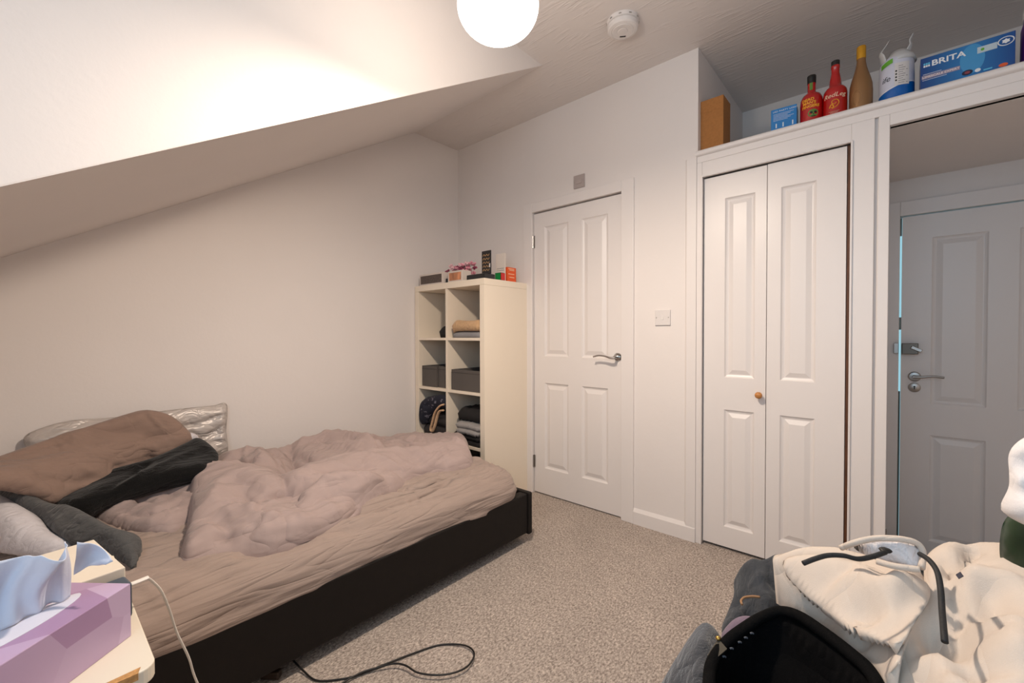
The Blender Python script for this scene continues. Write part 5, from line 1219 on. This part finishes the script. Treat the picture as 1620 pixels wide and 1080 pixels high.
cloth(FL, [(2.507, -1.564, 0.652), (2.518, -1.562, 0.668), (2.528, -1.552, 0.684), (2.538, -1.550, 0.695), (2.563, -1.575, 0.708), (2.590, -1.608, 0.718), (2.618, -1.640, 0.725), (2.640, -1.680, 0.730), (2.653, -1.710, 0.730), (2.659, -1.747, 0.730), (2.651, -1.711, 0.700), (2.642, -1.674, 0.695), (2.621, -1.642, 0.690), (2.587, -1.599, 0.680), (2.555, -1.562, 0.670), (2.529, -1.553, 0.660)], res=.005, puff=.006, w=.02, back=.02, fade=.008)
link_mesh('flap', FL, MT['bag'], bg, shade=True)
for u in [(2.474, -1.652, 0.622), (2.480, -1.635, 0.628), (2.488, -1.621, 0.634), (2.494, -1.610, 0.638), (2.500, -1.599, 0.642)]:
    link_mesh('stitch', MB().tube([(u[0] - .002, u[1] - .0015, u[2] - .004), (u[0], u[1], u[2] - .003), (u[0] + .002, u[1] + .0015, u[2] - .004)], .0014, 6), plain('slate_thread', (66, 70, 78), .6), bg)
tg = link_mesh('woven_tag', MB().add([(2.459, -1.630, 0.628), (2.451, -1.657, 0.612), (2.462, -1.667, 0.614), (2.477, -1.648, 0.630)] + [(2.457, -1.624, 0.622), (2.449, -1.651, 0.606), (2.461, -1.662, 0.608), (2.475, -1.643, 0.624)], [(0, 1, 2, 3), (7, 6, 5, 4), (0, 4, 5, 1), (1, 5, 6, 2), (2, 6, 7, 3), (3, 7, 4, 0)]), plain('olive_webbing', (66, 60, 50), .8), bg)
link_mesh('stud', MB().lathe([(.004, 0), (.004, .002), (.002, .004)], (2.460, -1.633, 0.629), 10), mat('brass', (190, 150, 80), .3, .9), tg, shade=True)

# cream joggers
jg = thing('joggers', 'cream jogging trousers with a black drawstring on top of the heap', 'clothes', (2.75, -1.5, .6))
JB = MB()
cloth(JB, [(2.501, -1.470, 0.715), (2.527, -1.461, 0.720), (2.553, -1.447, 0.720), (2.579, -1.445, 0.725), (2.605, -1.446, 0.730), (2.647, -1.457, 0.735), (2.685, -1.459, 0.740), (2.702, -1.463, 0.740), (2.703, -1.517, 0.740), (2.689, -1.579, 0.735), (2.677, -1.633, 0.730), (2.669, -1.682, 0.725), (2.658, -1.665, 0.690), (2.648, -1.618, 0.675), (2.613, -1.569, 0.660), (2.581, -1.520, 0.650), (2.541, -1.503, 0.675), (2.513, -1.483, 0.695)],
      res=.006, puff=.032, w=.045, back=.10, fade=.010, p=2.2,
      ridges=[('c', -.042, .016, [(2.530, -1.544, 0.720), (2.557, -1.579, 0.720), (2.589, -1.607, 0.720), (2.620, -1.630, 0.720), (2.656, -1.642, 0.720)]), ('g', .018, .020, [(2.558, -1.582, 0.740), (2.590, -1.607, 0.740), (2.627, -1.643, 0.740), (2.658, -1.656, 0.740)]), ('g', -.034, .018, [(2.625, -1.578, 0.730), (2.633, -1.575, 0.730), (2.639, -1.591, 0.730)]),
              ('g', .016, .02, [(2.591, -1.543, 0.750), (2.621, -1.543, 0.750), (2.657, -1.560, 0.750), (2.684, -1.527, 0.750)]), ('c', -.030, .014, [(2.662, -1.647, 0.750), (2.673, -1.606, 0.750), (2.691, -1.562, 0.750)]), ('c', -.018, .012, [(2.582, -1.527, 0.750), (2.606, -1.530, 0.750), (2.618, -1.512, 0.750)]), ('c', -.03, .012, [(2.673, -1.619, 0.740), (2.676, -1.640, 0.740), (2.669, -1.688, 0.740)]), ('g', .016, .02, [(2.664, -1.681, 0.750), (2.676, -1.623, 0.750), (2.692, -1.576, 0.750)]),
              ('c', -.016, .012, [(2.549, -1.531, 0.740), (2.575, -1.544, 0.740), (2.602, -1.576, 0.740)]), ('g', .010, .014, [(2.536, -1.529, 0.740), (2.563, -1.543, 0.740), (2.585, -1.559, 0.740)])],
      noise=[(.008, 6, 20, -30, 181, 1.5)])
cloth(JB, [(2.520, -1.503, 0.725), (2.539, -1.492, 0.735), (2.565, -1.485, 0.740), (2.594, -1.488, 0.745), (2.627, -1.495, 0.750), (2.663, -1.500, 0.755), (2.694, -1.503, 0.760), (2.704, -1.531, 0.760), (2.699, -1.575, 0.757), (2.685, -1.623, 0.750), (2.672, -1.668, 0.742), (2.657, -1.647, 0.725), (2.622, -1.608, 0.710), (2.586, -1.565, 0.700), (2.551, -1.531, 0.700), (2.529, -1.513, 0.710)],
      res=.006, puff=.018, w=.03, back=.012, fade=.010, p=2.0, relax=12,
      ridges=[('g', -.030, .018, [(2.624, -1.596, 0.740), (2.634, -1.591, 0.740), (2.641, -1.610, 0.740)]), ('g', .016, .02, [(2.584, -1.549, 0.750), (2.622, -1.547, 0.750), (2.657, -1.566, 0.750), (2.683, -1.531, 0.750)]), ('c', -.030, .014, [(2.662, -1.650, 0.750), (2.673, -1.606, 0.750), (2.693, -1.557, 0.750)]), ('c', -.018, .012, [(2.575, -1.538, 0.750), (2.602, -1.537, 0.750), (2.618, -1.514, 0.750)]), ('g', .014, .018, [(2.573, -1.591, 0.740), (2.605, -1.613, 0.740), (2.639, -1.643, 0.740)]), ('c', -.02, .012, [(2.635, -1.516, 0.750), (2.656, -1.519, 0.750), (2.673, -1.546, 0.750)])],
      noise=[(.006, 6, 20, -30, 183, 1.5)])
link_mesh('front_panel', JB, MT['cream'], jg, shade=True)
JL = MB()
cloth(JL, [(2.701, -1.447, 0.765), (2.712, -1.420, 0.775), (2.730, -1.389, 0.780), (2.745, -1.392, 0.775), (2.762, -1.382, 0.775), (2.782, -1.384, 0.775), (2.818, -1.368, 0.775), (2.871, -1.358, 0.775), (2.868, -1.504, 0.760), (2.818, -1.653, 0.740), (2.760, -1.719, 0.725), (2.699, -1.718, 0.700), (2.670, -1.678, 0.670), (2.659, -1.628, 0.680), (2.665, -1.618, 0.710), (2.677, -1.595, 0.735), (2.694, -1.538, 0.745), (2.699, -1.487, 0.755)],
      res=.0065, puff=.036, w=.045, back=.12, fade=.010, p=2.2,
      ridges=[('c', -.065, .018, [(2.705, -1.500, 0.760), (2.721, -1.453, 0.760), (2.723, -1.505, 0.760), (2.721, -1.579, 0.760), (2.719, -1.641, 0.760)]), ('g', .032, .026, [(2.710, -1.502, 0.790), (2.725, -1.453, 0.790), (2.734, -1.481, 0.790)]), ('c', -.045, .013, [(2.735, -1.480, 0.780), (2.746, -1.443, 0.780), (2.761, -1.406, 0.780)]), ('f', .030, .008, [(2.758, -1.481, 0.780), (2.739, -1.506, 0.780), (2.725, -1.504, 0.780), (2.719, -1.553, 0.780), (2.718, -1.623, 0.780)]),
              ('g', .024, .03, [(2.735, -1.571, 0.790), (2.744, -1.605, 0.790), (2.739, -1.681, 0.790)]), ('g', -.036, .022, [(2.764, -1.510, 0.770), (2.763, -1.558, 0.770), (2.754, -1.609, 0.770)]), ('c', -.040, .014, [(2.694, -1.571, 0.750), (2.703, -1.615, 0.750), (2.714, -1.651, 0.750)]), ('g', .024, .02, [(2.680, -1.676, 0.760), (2.697, -1.660, 0.760), (2.705, -1.704, 0.760)]),
              ('c', -.034, .013, [(2.664, -1.698, 0.750), (2.685, -1.694, 0.750), (2.708, -1.692, 0.750)]), ('c', -.030, .012, [(2.731, -1.536, 0.760), (2.728, -1.632, 0.760), (2.731, -1.704, 0.760)]), ('g', -.022, .02, [(2.659, -1.767, 0.760), (2.678, -1.761, 0.760), (2.696, -1.776, 0.760)]), ('g', .018, .018, [(2.777, -1.490, 0.770), (2.771, -1.608, 0.770), (2.764, -1.688, 0.770)])],
      noise=[(.010, 6, 16, 60, 191, 1.5)])
link_mesh('trouser_leg', JL, MT['cream'], jg, shade=True)
WB = MB()
cloth(WB, [(2.610, -1.526, 0.785), (2.624, -1.538, 0.800), (2.643, -1.537, 0.810), (2.660, -1.533, 0.815), (2.676, -1.524, 0.815), (2.690, -1.513, 0.810), (2.696, -1.514, 0.800), (2.693, -1.548, 0.790), (2.678, -1.543, 0.785), (2.663, -1.534, 0.780), (2.648, -1.536, 0.780), (2.628, -1.523, 0.780)], N=(-.1, -.8, .55), res=.006, puff=.010, w=.02, back=.012, fade=.006, noise=[(.006, 30, 8, 0, 201, 1.3)])
wb_ = link_mesh('waistband', WB, MT['creamin'], jg, shade=True)
link_mesh('hem', MB().tube([(2.606, -1.535, 0.785), (2.625, -1.544, 0.803), (2.643, -1.542, 0.813), (2.660, -1.539, 0.818), (2.676, -1.530, 0.818), (2.690, -1.519, 0.813), (2.696, -1.520, 0.803), (2.694, -1.545, 0.790)], .0042, 8), MT['cream'], wb_, shade=True)
link_mesh('hem', MB().tube([(2.692, -1.557, 0.792), (2.677, -1.559, 0.790), (2.663, -1.556, 0.787), (2.648, -1.550, 0.785)], .0045, 8), MT['cream'], wb_, shade=True)
for pts in ([(2.574, -1.659, 0.800), (2.586, -1.648, 0.806), (2.599, -1.635, 0.810), (2.615, -1.627, 0.812), (2.630, -1.620, 0.810), (2.644, -1.605, 0.812), (2.657, -1.586, 0.815)], [(2.692, -1.554, 0.812), (2.700, -1.576, 0.815), (2.706, -1.599, 0.812), (2.708, -1.620, 0.800), (2.708, -1.642, 0.785), (2.707, -1.683, 0.780), (2.707, -1.694, 0.775)]):
    link_mesh('drawstring', MB().tube(pts, .0032, 8), mat('black_flecked_cord', (24, 24, 26), .7, noise=(400, .5)), jg, shade=True)
link_mesh('eyelet', MB().lathe([(.004, 0), (.006, .001), (.0075, .003), (.006, .0045)], (2.657, -1.578, 0.812), 14), MT['black'], jg, shade=True)
link_mesh('pocket_tab', MB().add([(2.721, -1.617, 0.822), (2.725, -1.611, 0.824), (2.727, -1.622, 0.824), (2.722, -1.628, 0.822)] + [(2.725, -1.564, 0.800), (2.731, -1.551, 0.800), (2.732, -1.563, 0.800), (2.727, -1.575, 0.800)], [(0, 1, 2, 3), (7, 6, 5, 4), (0, 4, 5, 1), (1, 5, 6, 2), (2, 6, 7, 3), (3, 7, 4, 0)]), plain('navy_tab', (40, 40, 56), .7), jg)

# green cushion with a white shirt thrown over it, at the right edge
GC = MB()
cloth(GC, [(2.782, -1.450, 0.856), (2.778, -1.450, 0.835), (2.776, -1.450, 0.810), (2.778, -1.450, 0.787), (2.782, -1.450, 0.771), (2.790, -1.450, 0.766), (2.805, -1.450, 0.767), (2.832, -1.450, 0.774), (2.852, -1.450, 0.790), (2.856, -1.450, 0.840), (2.853, -1.450, 0.897), (2.820, -1.450, 0.897)], N=(-.25, -1, .12), res=.008, puff=.035, w=.05, back=.05, fade=.01)
tag(link_mesh('cushion', GC, MT['greenvelvet'], shade=True), 'dark green rounded cushion at the right edge of the heap', 'cushion')
WS = MB()
cloth(WS, [(2.792, -1.500, 0.978), (2.783, -1.500, 0.968), (2.777, -1.500, 0.958), (2.776, -1.500, 0.943), (2.778, -1.500, 0.927), (2.776, -1.500, 0.918), (2.780, -1.500, 0.911), (2.776, -1.500, 0.903), (2.772, -1.500, 0.890), (2.768, -1.500, 0.874), (2.779, -1.500, 0.869), (2.792, -1.500, 0.861), (2.821, -1.500, 0.859), (2.845, -1.500, 0.871), (2.847, -1.500, 0.932), (2.842, -1.500, 0.977), (2.815, -1.500, 0.989)], N=(-.25, -1, .12), res=.006, puff=.03, w=.035, back=.05, fade=.006,
      ridges=[('c', -.045, .010, [(2.773, -1.520, 0.914), (2.780, -1.520, 0.910), (2.788, -1.520, 0.909), (2.807, -1.520, 0.919), (2.836, -1.520, 0.931)]), ('g', .022, .014, [(2.774, -1.520, 0.920), (2.783, -1.520, 0.917), (2.797, -1.520, 0.923)]), ('g', .022, .02, [(2.772, -1.520, 0.896), (2.782, -1.520, 0.895), (2.803, -1.520, 0.900)]), ('c', -.022, .007, [(2.775, -1.520, 0.936), (2.782, -1.520, 0.942), (2.792, -1.520, 0.951), (2.807, -1.520, 0.958)]), ('c', -.015, .006, [(2.769, -1.520, 0.882), (2.777, -1.520, 0.890), (2.793, -1.520, 0.889)])], noise=[(.008, 10, 26, 20, 211, 1.5)])
tag(link_mesh('shirt', WS, weave('bright_white_cotton', (226, 222, 222), fold=(26, .3, .008), tint=.01), shade=True), 'bunched white shirt thrown over the green cushion', 'clothes')
